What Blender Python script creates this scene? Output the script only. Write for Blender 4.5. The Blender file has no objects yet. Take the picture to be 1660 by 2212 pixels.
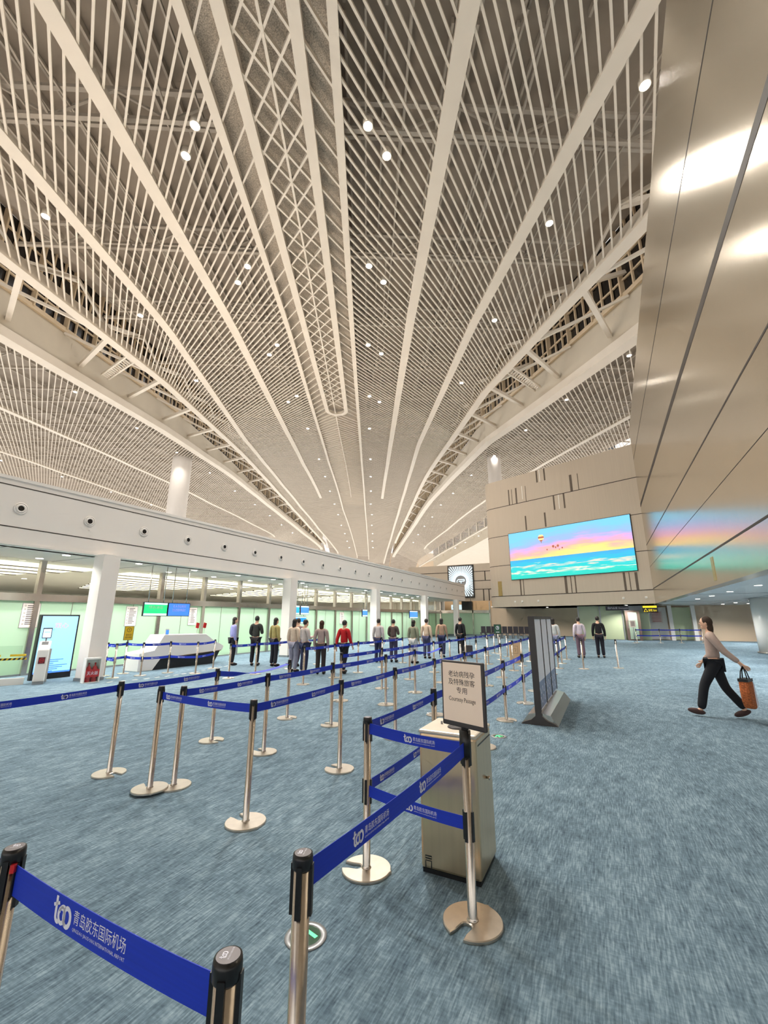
import bpy, bmesh, math, random
from mathutils import Vector, Matrix
random.seed(7)
PI = math.pi
SC = bpy.context.scene
COL = SC.collection

# ------------------------------------------------------------------ camera, world, exposure
cam_d = bpy.data.cameras.new('camera')
cam_d.sensor_fit = 'VERTICAL'; cam_d.sensor_height = 36.0
cam_d.lens = 917.0 / 2212.0 * 36.0
cam_d.clip_start = 0.02; cam_d.clip_end = 600
cam = bpy.data.objects.new('camera', cam_d); COL.objects.link(cam)
cam.location = (0, 0, 1.63)
cam.rotation_euler = (math.radians(90 + 14.1), 0, math.radians(26.9))
SC.camera = cam
SC.view_settings.view_transform = 'Standard'
SC.view_settings.look = 'None'
SC.view_settings.gamma = 1.0
SC.view_settings.use_curve_mapping = False
SC.view_settings.exposure = 0.12
SC.cycles.use_denoising = True
SC.cycles.max_bounces = 5
SC.cycles.diffuse_bounces = 3
SC.cycles.glossy_bounces = 3
SC.cycles.use_adaptive_sampling = True
SC.cycles.adaptive_threshold = 0.1
SC.cycles.adaptive_min_samples = 12
SC.cycles.sample_clamp_indirect = 6.0
world = bpy.data.worlds.new('hall_light'); SC.world = world
world.use_nodes = True
WORLD_STRENGTH = 1.5
world.node_tree.nodes['Background'].inputs[0].default_value = (1.0, 0.965, 0.92, 1)
world.node_tree.nodes['Background'].inputs[1].default_value = WORLD_STRENGTH
DOWNLIGHT_W = 2700.0

# ------------------------------------------------------------------ materials
def lin(c):
    return tuple(((x / 12.92) if x <= 0.04045 else ((x + 0.055) / 1.055) ** 2.4) for x in c)
def rgb(r, g, b):
    return lin((r / 255.0, g / 255.0, b / 255.0))
def mat(name, col, rough=0.5, metal=0.0, noise=0.0, scale=8.0, emit=None, estr=0.0, stretch=None, bump=0.0, spec=0.5, aniso=0.0):
    m = bpy.data.materials.new(name); m.use_nodes = True
    nt = m.node_tree; b = nt.nodes['Principled BSDF']
    b.inputs['Base Color'].default_value = (*col, 1)
    b.inputs['Roughness'].default_value = rough
    b.inputs['Metallic'].default_value = metal
    b.inputs['Specular IOR Level'].default_value = spec
    if aniso: b.inputs['Anisotropic'].default_value = aniso
    if emit:
        b.inputs['Emission Color'].default_value = (*emit, 1)
        b.inputs['Emission Strength'].default_value = estr
    if noise or bump:
        tc = nt.nodes.new('ShaderNodeTexCoord'); mp = nt.nodes.new('ShaderNodeMapping')
        if stretch: mp.inputs['Scale'].default_value = stretch
        nz = nt.nodes.new('ShaderNodeTexNoise'); nz.inputs['Scale'].default_value = scale
        nz.inputs['Detail'].default_value = 4
        nt.links.new(tc.outputs['Object'], mp.inputs[0]); nt.links.new(mp.outputs[0], nz.inputs['Vector'])
        if noise:
            cr = nt.nodes.new('ShaderNodeValToRGB')
            cr.color_ramp.elements[0].position = 0.3; cr.color_ramp.elements[1].position = 0.7
            cr.color_ramp.elements[0].color = (*[x * (1 - noise) for x in col], 1)
            cr.color_ramp.elements[1].color = (*[min(1, x * (1 + noise)) for x in col], 1)
            nt.links.new(nz.outputs['Fac'], cr.inputs[0]); nt.links.new(cr.outputs[0], b.inputs['Base Color'])
        if bump:
            bp = nt.nodes.new('ShaderNodeBump'); bp.inputs['Strength'].default_value = bump
            bp.inputs['Distance'].default_value = 0.01
            nt.links.new(nz.outputs['Fac'], bp.inputs['Height']); nt.links.new(bp.outputs[0], b.inputs['Normal'])
    return m

M = {}
M['cream'] = mat('cream_paint', rgb(216, 205, 189), 0.45, noise=0.03, scale=0.6)
M['deck'] = mat('roof_deck', rgb(158, 146, 132), 0.9, noise=0.14, scale=0.5)
M['truss'] = mat('truss_steel', rgb(188, 178, 164), 0.6, noise=0.06, scale=2)
M['upstand'] = mat('upstand_plaster', rgb(190, 178, 158), 0.7, noise=0.04, scale=0.4)
M['nightglass'] = mat('night_glass', rgb(22, 20, 22), 0.15)
M['frame'] = mat('warm_frame', rgb(200, 178, 146), 0.5, noise=0.04, scale=2)
M['white'] = mat('white_panel', rgb(232, 226, 220), 0.4, noise=0.015, scale=0.8)
M['whitegloss'] = mat('white_gloss', rgb(238, 236, 230), 0.25, noise=0.01, scale=1)
M['grey'] = mat('grey_metal', rgb(150, 152, 154), 0.35, 0.6, noise=0.05, scale=3)
M['dark'] = mat('dark_joint', rgb(52, 44, 38), 0.6, noise=0.1, scale=6)
M['brownmark'] = mat('brown_slot', rgb(92, 80, 68), 0.5, noise=0.08, scale=6)
M['goldmark'] = mat('gold_slot', rgb(170, 148, 96), 0.35, 0.5, noise=0.05, scale=6)
M['black'] = mat('black_plastic', rgb(20, 20, 22), 0.35, noise=0.1, scale=20)
M['charcoal'] = mat('charcoal', rgb(62, 58, 58), 0.5, noise=0.06, scale=8)
M['steel'] = mat('brushed_steel', rgb(196, 189, 180), 0.24, 1.0, noise=0.05, scale=30, stretch=(1, 1, 0.03))
M['basesteel'] = mat('base_steel', rgb(206, 198, 186), 0.32, 0.95, noise=0.05, scale=20)
M['cabsteel'] = mat('cabinet_steel', rgb(224, 198, 162), 0.28, 0.95, noise=0.04, scale=24, stretch=(1, 1, 0.02))
M['belt'] = mat('blue_belt', rgb(2, 48, 186), 0.6, noise=0.07, scale=120, stretch=(0.02, 0.02, 1))
M['beltprint'] = mat('white_print', rgb(225, 226, 238), 0.6, noise=0.02, scale=10)
M['capgrey'] = mat('cap_grey', rgb(112, 106, 110), 0.4, noise=0.05, scale=20)
M['red'] = mat('red_plastic', rgb(190, 24, 30), 0.4, noise=0.08, scale=10)
M['beige'] = mat('beige_board', rgb(206, 172, 132), 0.6, noise=0.04, scale=3)
M['beigewall'] = mat('beige_wall', rgb(206, 184, 158), 0.6, noise=0.03, scale=0.7)
M['frost'] = mat('frosted_glass', rgb(212, 236, 214), 0.35, noise=0.03, scale=0.5)
def frosted():
    m = bpy.data.materials['frosted_glass']; nt = m.node_tree; b = nt.nodes['Principled BSDF']; o = nt.nodes['Material Output']
    t = nt.nodes.new('ShaderNodeBsdfTranslucent'); t.inputs[0].default_value = (*rgb(214, 240, 220), 1)
    x = nt.nodes.new('ShaderNodeMixShader'); x.inputs[0].default_value = 0.55
    nt.links.new(b.outputs[0], x.inputs[1]); nt.links.new(t.outputs[0], x.inputs[2]); nt.links.new(x.outputs[0], o.inputs[0])
frosted()
M['soffit'] = mat('soffit_metal', rgb(236, 232, 228), 0.3, 0.0, noise=0.03, scale=0.8)
M['mesh'] = mat('mesh_panel', rgb(176, 164, 148), 0.7, noise=0.45, scale=24)
M['yellow'] = mat('yellow_sign', rgb(214, 178, 30), 0.5, noise=0.03, scale=5)
M['paper'] = mat('paper_notice', rgb(226, 214, 206), 0.6, noise=0.02, scale=4)
M['ink'] = mat('ink', rgb(48, 40, 40), 0.6, noise=0.05, scale=10)
M['greensign'] = mat('green_sign', rgb(30, 78, 56), 0.5, noise=0.05, scale=10)
M['blue_seat'] = mat('black_seat', rgb(40, 36, 44), 0.5, noise=0.1, scale=8)
M['lens'] = mat('lamp_lens', (1, 0.93, 0.8), 0.4, emit=(1.0, 0.93, 0.82), estr=60.0)
M['lens_s'] = mat('soffit_lens', (1, 0.97, 0.9), 0.4, emit=(1.0, 0.95, 0.86), estr=14.0)
M['lum'] = mat('luminous_panel', (1, 0.96, 0.86), 0.5, emit=(1.0, 0.92, 0.76), estr=1.25)
M['grn_scr'] = mat('green_screen', rgb(40, 200, 120), 0.3, emit=rgb(40, 214, 130), estr=1.0)
M['blu_scr'] = mat('blue_screen', rgb(60, 120, 220), 0.3, emit=rgb(70, 130, 230), estr=1.0)
M['wht_scr'] = mat('white_screen', rgb(220, 240, 250), 0.3, emit=rgb(205, 232, 246), estr=0.95)
M['cya_scr'] = mat('cyan_screen', rgb(40, 150, 220), 0.3, emit=rgb(40, 150, 226), estr=0.95)
M['grn_glow'] = mat('green_glow', rgb(70, 230, 140), 0.4, emit=rgb(80, 235, 150), estr=0.9)
M['grn_dark'] = mat('green_glass', rgb(14, 66, 40), 0.2, noise=0.05, scale=8)
M['yel_glow'] = mat('yellow_glow', rgb(240, 214, 40), 0.4, emit=rgb(245, 214, 40), estr=1.0)

# carpet: streaky blue grey weave running along the hall
def carpet():
    m = bpy.data.materials.new('carpet'); m.use_nodes = True
    nt = m.node_tree; b = nt.nodes['Principled BSDF']; b.inputs['Roughness'].default_value = 0.95
    b.inputs['Specular IOR Level'].default_value = 0.15
    tc = nt.nodes.new('ShaderNodeTexCoord')
    def nz(scale, stretch, det):
        mp = nt.nodes.new('ShaderNodeMapping'); mp.inputs['Scale'].default_value = stretch
        n = nt.nodes.new('ShaderNodeTexNoise'); n.inputs['Scale'].default_value = scale; n.inputs['Detail'].default_value = det
        nt.links.new(tc.outputs['Object'], mp.inputs[0]); nt.links.new(mp.outputs[0], n.inputs['Vector'])
        return n.outputs['Fac']
    a = nz(1.0, (95, 9, 1), 3); c = nz(1.0, (22, 60, 1), 3); d = nz(0.9, (1, 0.6, 1), 3); e = nz(7, (1.4, .5, 1), 3)
    def mix(x, y, f):
        n = nt.nodes.new('ShaderNodeMix'); n.data_type = 'FLOAT'; n.inputs[0].default_value = f
        nt.links.new(x, n.inputs[2]); nt.links.new(y, n.inputs[3]); return n.outputs[0]
    v = mix(mix(a, c, 0.3), mix(d, e, 0.6), 0.4)
    cr = nt.nodes.new('ShaderNodeValToRGB'); r = cr.color_ramp
    r.elements[0].position = 0.36; r.elements[0].color = (*rgb(64, 80, 92), 1)
    r.elements[1].position = 0.66; r.elements[1].color = (*rgb(144, 165, 177), 1)
    k = r.elements.new(0.49); k.color = (*rgb(96, 117, 130), 1)
    nt.links.new(v, cr.inputs[0]); nt.links.new(cr.outputs[0], b.inputs['Base Color'])
    bp = nt.nodes.new('ShaderNodeBump'); bp.inputs['Strength'].default_value = 0.4; bp.inputs['Distance'].default_value = 0.004
    nt.links.new(a, bp.inputs['Height']); nt.links.new(bp.outputs[0], b.inputs['Normal'])
    return m
M['carpet'] = carpet()

def metal_cladding():
    m = mat('champagne_metal', rgb(200, 188, 170), 0.2, 0.8, noise=0.03, scale=14, stretch=(1, 1, 0.02))
    return m
M['clad'] = metal_cladding()
M['clad_screen'] = mat('champagne_matte', rgb(192, 180, 164), 0.40, 0.45, noise=0.03, scale=14, stretch=(1, 1, 0.02))

def clear_glass():
    m = bpy.data.materials.new('clear_glass'); m.use_nodes = True
    nt = m.node_tree; nt.nodes.remove(nt.nodes['Principled BSDF'])
    o = nt.nodes['Material Output']; t = nt.nodes.new('ShaderNodeBsdfTransparent'); g = nt.nodes.new('ShaderNodeBsdfGlossy')
    g.inputs['Roughness'].default_value = 0.03; t.inputs[0].default_value = (0.93, 0.96, 0.94, 1)
    lw = nt.nodes.new('ShaderNodeLayerWeight'); pw = nt.nodes.new('ShaderNodeMath'); pw.operation = 'POWER'; pw.inputs[1].default_value = 4.0
    nt.links.new(lw.outputs['Facing'], pw.inputs[0]); f = nt.nodes.new('ShaderNodeMath'); f.operation = 'MULTIPLY_ADD'; f.inputs[1].default_value = 0.35; f.inputs[2].default_value = 0.03
    nt.links.new(pw.outputs[0], f.inputs[0])
    x = nt.nodes.new('ShaderNodeMixShader')
    nt.links.new(f.outputs[0], x.inputs[0]); nt.links.new(t.outputs[0], x.inputs[1]); nt.links.new(g.outputs[0], x.inputs[2])
    nt.links.new(x.outputs[0], o.inputs[0]); return m
M['glass'] = clear_glass()

def picture_mat():
    """seascape shown on the big wall screen: v = height in the picture (local z), u = along (local x)"""
    m = bpy.data.materials.new('seascape_screen'); m.use_nodes = True
    nt = m.node_tree; b = nt.nodes['Principled BSDF']; b.inputs['Roughness'].default_value = 0.3
    b.inputs['Base Color'].default_value = (0.02, 0.02, 0.02, 1)
    tc = nt.nodes.new('ShaderNodeTexCoord'); sp = nt.nodes.new('ShaderNodeSeparateXYZ')
    nt.links.new(tc.outputs['Generated'], sp.inputs[0])
    def noise(scale, st, det=4):
        mp = nt.nodes.new('ShaderNodeMapping'); mp.inputs['Scale'].default_value = st
        n = nt.nodes.new('ShaderNodeTexNoise'); n.inputs['Scale'].default_value = scale; n.inputs['Detail'].default_value = det
        nt.links.new(tc.outputs['Generated'], mp.inputs[0]); nt.links.new(mp.outputs[0], n.inputs['Vector']); return n.outputs['Fac']
    def mth(op, a, bb, c=None):
        n = nt.nodes.new('ShaderNodeMath'); n.operation = op
        for i, v in enumerate((a, bb, c)):
            if v is None: continue
            if isinstance(v, (int, float)): n.inputs[i].default_value = v
            else: nt.links.new(v, n.inputs[i])
        return n.outputs[0]
    u, v = sp.outputs['X'], sp.outputs['Z']
    n1 = noise(3.0, (1.6, 1, 4)); n2 = noise(5.0, (1.2, 1, 6))
    # sky: warm band climbs to the right edge of the picture
    vs = mth('ADD', v, mth('MULTIPLY_ADD', n1, 0.34, -0.17))
    vs = mth('MULTIPLY_ADD', mth('ABSOLUTE', mth('SUBTRACT', u, 0.62), 0), 0.28, vs)
    sky = nt.nodes.new('ShaderNodeValToRGB'); r = sky.color_ramp
    r.elements[0].position = 0.40; r.elements[0].color = (*rgb(252, 226, 150), 1)
    r.elements[1].position = 0.98; r.elements[1].color = (*rgb(122, 206, 246), 1)
    for p, c in ((0.52, (255, 224, 130)), (0.62, (250, 180, 170)), (0.70, (226, 172, 222)), (0.80, (158, 184, 244))):
        k = r.elements.new(p); k.color = (*rgb(*c), 1)
    nt.links.new(vs, sky.inputs[0])
    vb = mth('MULTIPLY_ADD', n2, 0.26, v); vb = mth('ADD', vb, 0.05); vb = mth('MULTIPLY_ADD', u, 0.03, vb)
    sea = nt.nodes.new('ShaderNodeValToRGB'); r = sea.color_ramp
    r.elements[0].position = 0.10; r.elements[0].color = (*rgb(40, 200, 170), 1)
    r.elements[1].position = 0.62; r.elements[1].color = (*rgb(70, 160, 226), 1)
    for p, c in ((0.2, (30, 208, 190)), (0.29, (40, 214, 200)), (0.315, (246, 236, 214)), (0.335, (40, 210, 206)), (0.40, (30, 208, 214)), (0.43, (240, 222, 200)), (0.455, (36, 200, 220)), (0.52, (50, 186, 226))):
        k = r.elements.new(p); k.color = (*rgb(*c), 1)
    nt.links.new(vb, sea.inputs[0])
    mx = nt.nodes.new('ShaderNodeMix'); mx.data_type = 'RGBA'
    nt.links.new(mth('GREATER_THAN', v, 0.40), mx.inputs[0]); nt.links.new(sea.outputs[0], mx.inputs[6]); nt.links.new(sky.outputs[0], mx.inputs[7])
    nt.links.new(mx.outputs[2], b.inputs['Emission Color']); b.inputs['Emission Strength'].default_value = 1.15
    return m
M['picture'] = picture_mat()

# ------------------------------------------------------------------ mesh helpers
class MB:
    def __init__(s): s.v = []; s.f = []; s.m = []; s.sm = []; s.cur = 0; s.smooth = False
    def add(s, vs, fs):
        o = len(s.v); s.v += [tuple(p) for p in vs]
        for f in fs: s.f.append([i + o for i in f]); s.m.append(s.cur); s.sm.append(s.smooth)
    def box(s, c, d, rz=0.0):
        x, y, z = d[0] / 2, d[1] / 2, d[2] / 2; cs, sn = math.cos(rz), math.sin(rz)
        P = [(a * x, b * y, k * z) for k in (-1, 1) for b in (-1, 1) for a in (-1, 1)]
        P = [(c[0] + cs * p[0] - sn * p[1], c[1] + sn * p[0] + cs * p[1], c[2] + p[2]) for p in P]
        s.add(P, [(0, 2, 3, 1), (4, 5, 7, 6), (0, 1, 5, 4), (2, 6, 7, 3), (0, 4, 6, 2), (1, 3, 7, 5)]); return s
    def bx(s, x0, x1, y0, y1, z0, z1): return s.box(((x0 + x1) / 2, (y0 + y1) / 2, (z0 + z1) / 2), (abs(x1 - x0), abs(y1 - y0), abs(z1 - z0)))
    def bar(s, a, b, w, h, up=(0, 0, 1)):
        a, b = Vector(a), Vector(b); d = (b - a)
        if d.length < 1e-6: return s
        d.normalize(); r = d.cross(Vector(up))
        if r.length < 1e-4: r = Vector((1, 0, 0))
        r.normalize(); u = r.cross(d); r *= w / 2; u *= h / 2
        P = [a - r - u, a + r - u, a + r + u, a - r + u, b - r - u, b + r - u, b + r + u, b - r + u]
        s.add(P, [(3, 2, 1, 0), (4, 5, 6, 7), (0, 1, 5, 4), (1, 2, 6, 5), (2, 3, 7, 6), (3, 0, 4, 7)]); return s
    def tube(s, pts, r, n=8, cap=True):
        pts = [Vector(p) for p in pts]; rs = r if isinstance(r, (list, tuple)) else [r] * len(pts)
        rings = []; ref = None
        for i, p in enumerate(pts):
            d = (pts[min(i + 1, len(pts) - 1)] - pts[max(i - 1, 0)]).normalized()
            if ref is None:
                ref = Vector((0, 0, 1)) if abs(d.z) < 0.9 else Vector((1, 0, 0))
            x = d.cross(ref).normalized(); y = x.cross(d); ref = y
            rings.append([p + (x * math.cos(t) + y * math.sin(t)) * rs[i] for t in [2 * PI * k / n for k in range(n)]])
        V = [q for g in rings for q in g]; F = []
        for i in range(len(pts) - 1):
            for k in range(n):
                a = i * n + k; b = i * n + (k + 1) % n; F.append((a, b, b + n, a + n))
        if cap: F.append(tuple(range(n))[::-1]); F.append(tuple((len(pts) - 1) * n + k for k in range(n)))
        sm = s.smooth; s.smooth = True; s.add(V, F[:-2] if cap else F); 
        if cap:
            s.smooth = False; o = len(s.v) - len(V)
            for f in F[-2:]: s.f.append([i + o for i in f]); s.m.append(s.cur); s.sm.append(False)
        s.smooth = sm; return s
    def lathe(s, prof, n=20, c=(0, 0, 0), smooth=True, cap=True):
        V = []; F = []
        for (r, z) in prof:
            for k in range(n):
                t = 2 * PI * k / n; V.append((c[0] + r * math.cos(t), c[1] + r * math.sin(t), c[2] + z))
        m = len(prof)
        for i in range(m - 1):
            for k in range(n):
                a = i * n + k; b = i * n + (k + 1) % n; F.append((a, b, b + n, a + n))
        sm = s.smooth; s.smooth = smooth; s.add(V, F); s.smooth = sm
        if not cap: return s
        o = len(s.v) - len(V)
        if prof[0][0] > 1e-5: s.f.append([o + k for k in range(n)][::-1]); s.m.append(s.cur); s.sm.append(False)
        if prof[-1][0] > 1e-5: s.f.append([o + (m - 1) * n + k for k in range(n)]); s.m.append(s.cur); s.sm.append(False)
        return s
    def prism(s, poly, z0, z1, tf=None):
        """extrude a 2D outline; tf maps (x,y,z) to space"""
        tf = tf or (lambda x, y, z: (x, y, z)); n = len(poly)
        V = [tf(x, y, z0) for x, y in poly] + [tf(x, y, z1) for x, y in poly]
        F = [tuple(range(n))[::-1], tuple(range(n, 2 * n))] + [(i, (i + 1) % n, n + (i + 1) % n, n + i) for i in range(n)]
        s.add(V, F); return s
    def quad(s, a, b, c, d): s.add([a, b, c, d], [(0, 1, 2, 3)]); return s
    def ball(s, c, r, n=12, m=8):
        r = r if isinstance(r, (tuple, list)) else (r, r, r); V = [(c[0], c[1], c[2] - r[2])]; F = []
        for i in range(1, m):
            p = PI * i / m
            for k in range(n):
                t = 2 * PI * k / n; V.append((c[0] + r[0] * math.sin(p) * math.cos(t), c[1] + r[1] * math.sin(p) * math.sin(t), c[2] - r[2] * math.cos(p)))
        V.append((c[0], c[1], c[2] + r[2])); L = len(V) - 1
        for k in range(n): F.append((0, 1 + (k + 1) % n, 1 + k)); F.append((L, 1 + (m - 2) * n + k, 1 + (m - 2) * n + (k + 1) % n))
        for i in range(m - 2):
            for k in range(n):
                a = 1 + i * n + k; b = 1 + i * n + (k + 1) % n; F.append((a, b, b + n, a + n))
        sm = s.smooth; s.smooth = True; s.add(V, F); s.smooth = sm; return s
    def build(s, name, m, parent=None, loc=None, rz=0.0, bevel=0.0):
        me = bpy.data.meshes.new(name); me.from_pydata(s.v, [], s.f)
        ms = m if isinstance(m, (list, tuple)) else [m]
        for q in ms: me.materials.append(q)
        me.polygons.foreach_set('material_index', s.m); me.polygons.foreach_set('use_smooth', s.sm); me.update()
        o = bpy.data.objects.new(name, me); COL.objects.link(o)
        if loc: o.location = loc
        o.rotation_euler.z = rz
        if parent: o.parent = parent
        if bevel:
            md = o.modifiers.new('edge', 'BEVEL'); md.width = bevel; md.segments = 2; md.limit_method = 'ANGLE'
        return o

def thing(name, label, cat, loc=(0, 0, 0), rz=0.0, group=None):
    o = bpy.data.objects.new(name, None); COL.objects.link(o); o.empty_display_size = 0.1
    o.location = loc; o.rotation_euler.z = rz; o['label'] = label; o['category'] = cat
    if group: o['group'] = group
    return o
def tag(o, label, cat, group=None):
    o['label'] = label; o['category'] = cat
    if group: o['group'] = group
    return o
def struct(o): o['kind'] = 'structure'; return o
def sempty(name, loc=(0, 0, 0), rz=0):
    o = bpy.data.objects.new(name, None); COL.objects.link(o); o.location = loc; o.rotation_euler.z = rz; o['kind'] = 'structure'; return o
def copy_tree(o, parent=None):
    c = o.copy(); COL.objects.link(c)
    if parent is not None: c.parent = parent
    for ch in list(o.children): copy_tree(ch, c)
    return c
ORD = ['first', 'second', 'third', 'fourth', 'fifth', 'sixth', 'seventh', 'eighth', 'ninth', 'tenth', 'eleventh', 'twelfth', 'thirteenth', 'fourteenth', 'fifteenth', 'sixteenth', 'seventeenth', 'eighteenth', 'nineteenth', 'twentieth', 'twenty-first', 'twenty-second']

_tc = {}
def text2d(txt, size=1.0, res=2):
    """outline of a line of text as flat faces; origin at left baseline; returns verts2d, faces, width"""
    key = (txt, res)
    if key not in _tc:
        cu = bpy.data.curves.new('t', 'FONT'); cu.body = txt; cu.size = 1.0; cu.resolution_u = res
        o = bpy.data.objects.new('t', cu); COL.objects.link(o)
        dg = bpy.context.evaluated_depsgraph_get(); me = bpy.data.meshes.new_from_object(o.evaluated_get(dg))
        V = [(v.co.x, v.co.y) for v in me.vertices]; F = [tuple(p.vertices) for p in me.polygons]
        bpy.data.objects.remove(o); bpy.data.curves.remove(cu); bpy.data.meshes.remove(me)
        x0 = min(v[0] for v in V) if V else 0; x1 = max(v[0] for v in V) if V else 1
        _tc[key] = ([(x - x0, y) for x, y in V], F, x1 - x0)
    V, F, w = _tc[key]
    return [(x * size, y * size) for x, y in V], F, w * size
def put_text(mb, txt, size, tf, x=0.0, y=0.0, align='l', width=None, res=2):
    V, F, w = text2d(txt, size, res)
    k = 1.0
    if width: k = width / w; w = width
    ox = x - (w / 2 if align == 'c' else w if align == 'r' else 0)
    mb.add([tf(ox + p[0] * k, y + p[1]) for p in V], F); return w
def stroke2d(pts, w):
    V = []; F = []
    n = len(pts); closed = n > 2 and abs(pts[0][0] - pts[-1][0]) < 1e-6 and abs(pts[0][1] - pts[-1][1]) < 1e-6
    for i, p in enumerate(pts):
        a = pts[(i - 1) if i > 0 else (n - 2 if closed else 0)]; b = pts[(i + 1) if i < n - 1 else (1 if closed else n - 1)]
        dx, dy = b[0] - a[0], b[1] - a[1]; l = math.hypot(dx, dy) or 1; nx, ny = -dy / l * w / 2, dx / l * w / 2
        V += [(p[0] + nx, p[1] + ny), (p[0] - nx, p[1] - ny)]
    for i in range(n - 1): F.append((2 * i + 1, 2 * i + 3, 2 * i + 2, 2 * i))
    return V, F
def put_stroke(mb, pts, w, tf):
    V, F = stroke2d(pts, w); mb.add([tf(*p) for p in V], F)
def arc(cx, cy, rx, ry, a0, a1, n=14):
    return [(cx + rx * math.cos(math.radians(a0 + (a1 - a0) * i / n)), cy + ry * math.sin(math.radians(a0 + (a1 - a0) * i / n))) for i in range(n + 1)]
def put_logo(mb, tf, x, y, h):
    """rounded lower-case mark: t with a winged crossbar, a and o as linked loops; h is its height"""
    q = lambda a, b: tf(x + a * h, y + b * h)
    w = 0.17
    put_stroke(mb, [(0.20, 1.0), (0.20, 0.28)] + arc(0.38, 0.26, 0.18, 0.2, 180, 300, 8), w, q)
    put_stroke(mb, [(-0.02, 0.60), (0.2, 0.70), (0.44, 0.78)], 0.13, q)
    put_stroke(mb, arc(0.68, 0.36, 0.24, 0.28, 60, 420, 18), w, q)
    put_stroke(mb, arc(0.80, 0.42, 0.30, 0.30, 175, 60, 9), w * .9, q)
    put_stroke(mb, arc(1.12, 0.40, 0.27, 0.34, -120, 240, 18), w * 1.1, q)
    put_stroke(mb, [(0.92, 0.6), (0.92, 0.2), (1.0, 0.05)], w * .9, q)

# ------------------------------------------------------------------ floor
f = struct(MB().bx(-45, 25, -8, 75, -0.2, 0.0).build('floor', M['carpet']))

# ------------------------------------------------------------------ ceiling (rises away from the camera, ribs run along s, slats herringbone across)
ES = Vector((-0.4901, 0.8717, 0)); EW = Vector((0.8717, 0.4901, 0)); Z0 = 1.63 + 17.0
def cz(s): return Z0 + 0.143 * s - (0.00127 * (s - 60) ** 2 if s > 60 else 0)
def CP(s, w, dz=0.0):
    p = ES * s + EW * w; return Vector((p.x, p.y, cz(s) + dz))
RIB = {
 'oL': [(27, -5.95), (47.6, -6.38), (72.6, -6.84), (115.9, -6.55), (176, -3.64)],
 'iL': [(20, -4.73), (46, -4.68)], 'iR': [(20, -2.41), (46, -2.5)],
 'c': [(13, -3.52), (26, -3.64), (56, -3.85), (102, -3.82)],
 'oR': [(27, -1.22), (47.6, -1.09), (73, -0.91), (117.3, -0.31), (178.6, 1.19)],
 'R2': [(26, 3.0), (40, 3.22), (52, 3.42), (72, 3.74), (103, 3.94)],
 'R3': [(8, 8.46), (15, 8.13), (26.3, 7.6), (59, 7.78), (75, 8.43), (95.5, 9.0), (121, 9.27), (151, 8.97), (184, 7.86)],
 'L2': [(27, -10.02), (40.5, -10.5), (52.7, -10.93), (73, -11.55), (104, -11.48)],
 'L3': [(27.5, -14.95), (40.8, -16.19), (58.4, -17.82), (72.4, -18.48), (90.7, -18.72), (113.4, -18.0), (140, -15.74), (170, -11.36)],
 'E1L': [(20.6, -20.86), (37.5, -19.9), (59, -20.43), (81, -21.06), (97, -21.1), (115, -20.41), (136, -18.66), (159, -15.55)],
 'E2L': [(29.5, -28.23), (53.4, -27.45), (68.7, -27.68), (82, -27.26), (95, -27.08), (110, -26.23), (126, -24.45), (144, -21.5), (163, -17.19)],
 'E1R': [(16.6, 13.92), (26, 13.0), (39, 12.0), (58.5, 12.2), (82, 12.1), (107, 12.36), (122, 12.2), (138, 11.75), (155, 10.93)],
 'E2R': [(27, 20.33), (40.7, 19.23), (57.4, 17.55), (72.4, 17.65), (92, 17.07), (104, 16.3), (130, 15.4), (144, 14.5), (159, 13.1), (174, 11.29)],
 'SL1': [(46, -42.4), (59, -43.4), (78, -43.9), (91, -43.0), (111, -41.2), (134, -36.3), (147, -32.5)],
 'SL2': [(68, -60.2), (83, -60.8), (101, -59.3), (112, -57.2), (125, -55)],
 'SR1': [(45.6, 31.4), (65, 31.8), (85, 31.8), (108, 30.2), (139, 27.2), (161, 23)],
 'SR2': [(100, 44.5), (120, 42.4), (140, 38.6), (160, 34.2), (180, 27.8), (191, 23.8)],
}
def rw(n, s):
    P = RIB[n]
    if s <= P[0][0]: return P[0][1]
    for (a, wa), (b, wb) in zip(P, P[1:]):
        if s <= b: return wa + (wb - wa) * (s - a) / (b - a)
    return P[-1][1]
def frange(a, b, d):
    n = max(1, int(round((b - a) / d))); return [a + (b - a) * i / n for i in range(n + 1)]
def strip(mb, fn, s0, s1, wid, dz0, dz1, step=2.5):
    S = frange(s0, s1, step); V = []; F = []
    for s in S:
        w = fn(s)
        for (a, dz) in ((-wid / 2, dz0), (wid / 2, dz0), (wid / 2, dz1), (-wid / 2, dz1)): V.append(CP(s, w + a, dz))
    for i in range(len(S) - 1):
        for k in range(4): a = 4 * i + k; b = 4 * i + (k + 1) % 4; F.append((a, b, b + 4, a + 4))
    F.append((3, 2, 1, 0)); o = 4 * (len(S) - 1); F.append((o, o + 1, o + 2, o + 3)); mb.add(V, F)
def sheet(mb, fa, fb, s0, s1, dza, dzb=None, step=4):
    dzb = dza if dzb is None else dzb; S = frange(s0, s1, step); V = []
    for s in S: V += [CP(s, fa(s), dza), CP(s, fb(s), dzb)]
    mb.add(V, [(2 * i, 2 * i + 1, 2 * i + 3, 2 * i + 2) for i in range(len(S) - 1)])
ceil = sempty('ceiling')
R_ = lambda n: (lambda s: rw(n, s))
for n, wid, s0, s1 in (('oL', .34, -14, 178), ('oR', .34, -14, 180), ('R2', .62, -14, 103), ('L2', .62, -14, 103), ('R3', .62, -14, 186), ('L3', .62, -14, 172)):
    mb = MB(); strip(mb, R_(n), s0, s1, wid, -0.06, 0.22); mb.build('rib', M['cream'], ceil)
mb = MB(); strip(mb, R_('c'), -14, 102, .10, -0.03, 0.12); mb.build('spine', M['cream'], ceil)
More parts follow.
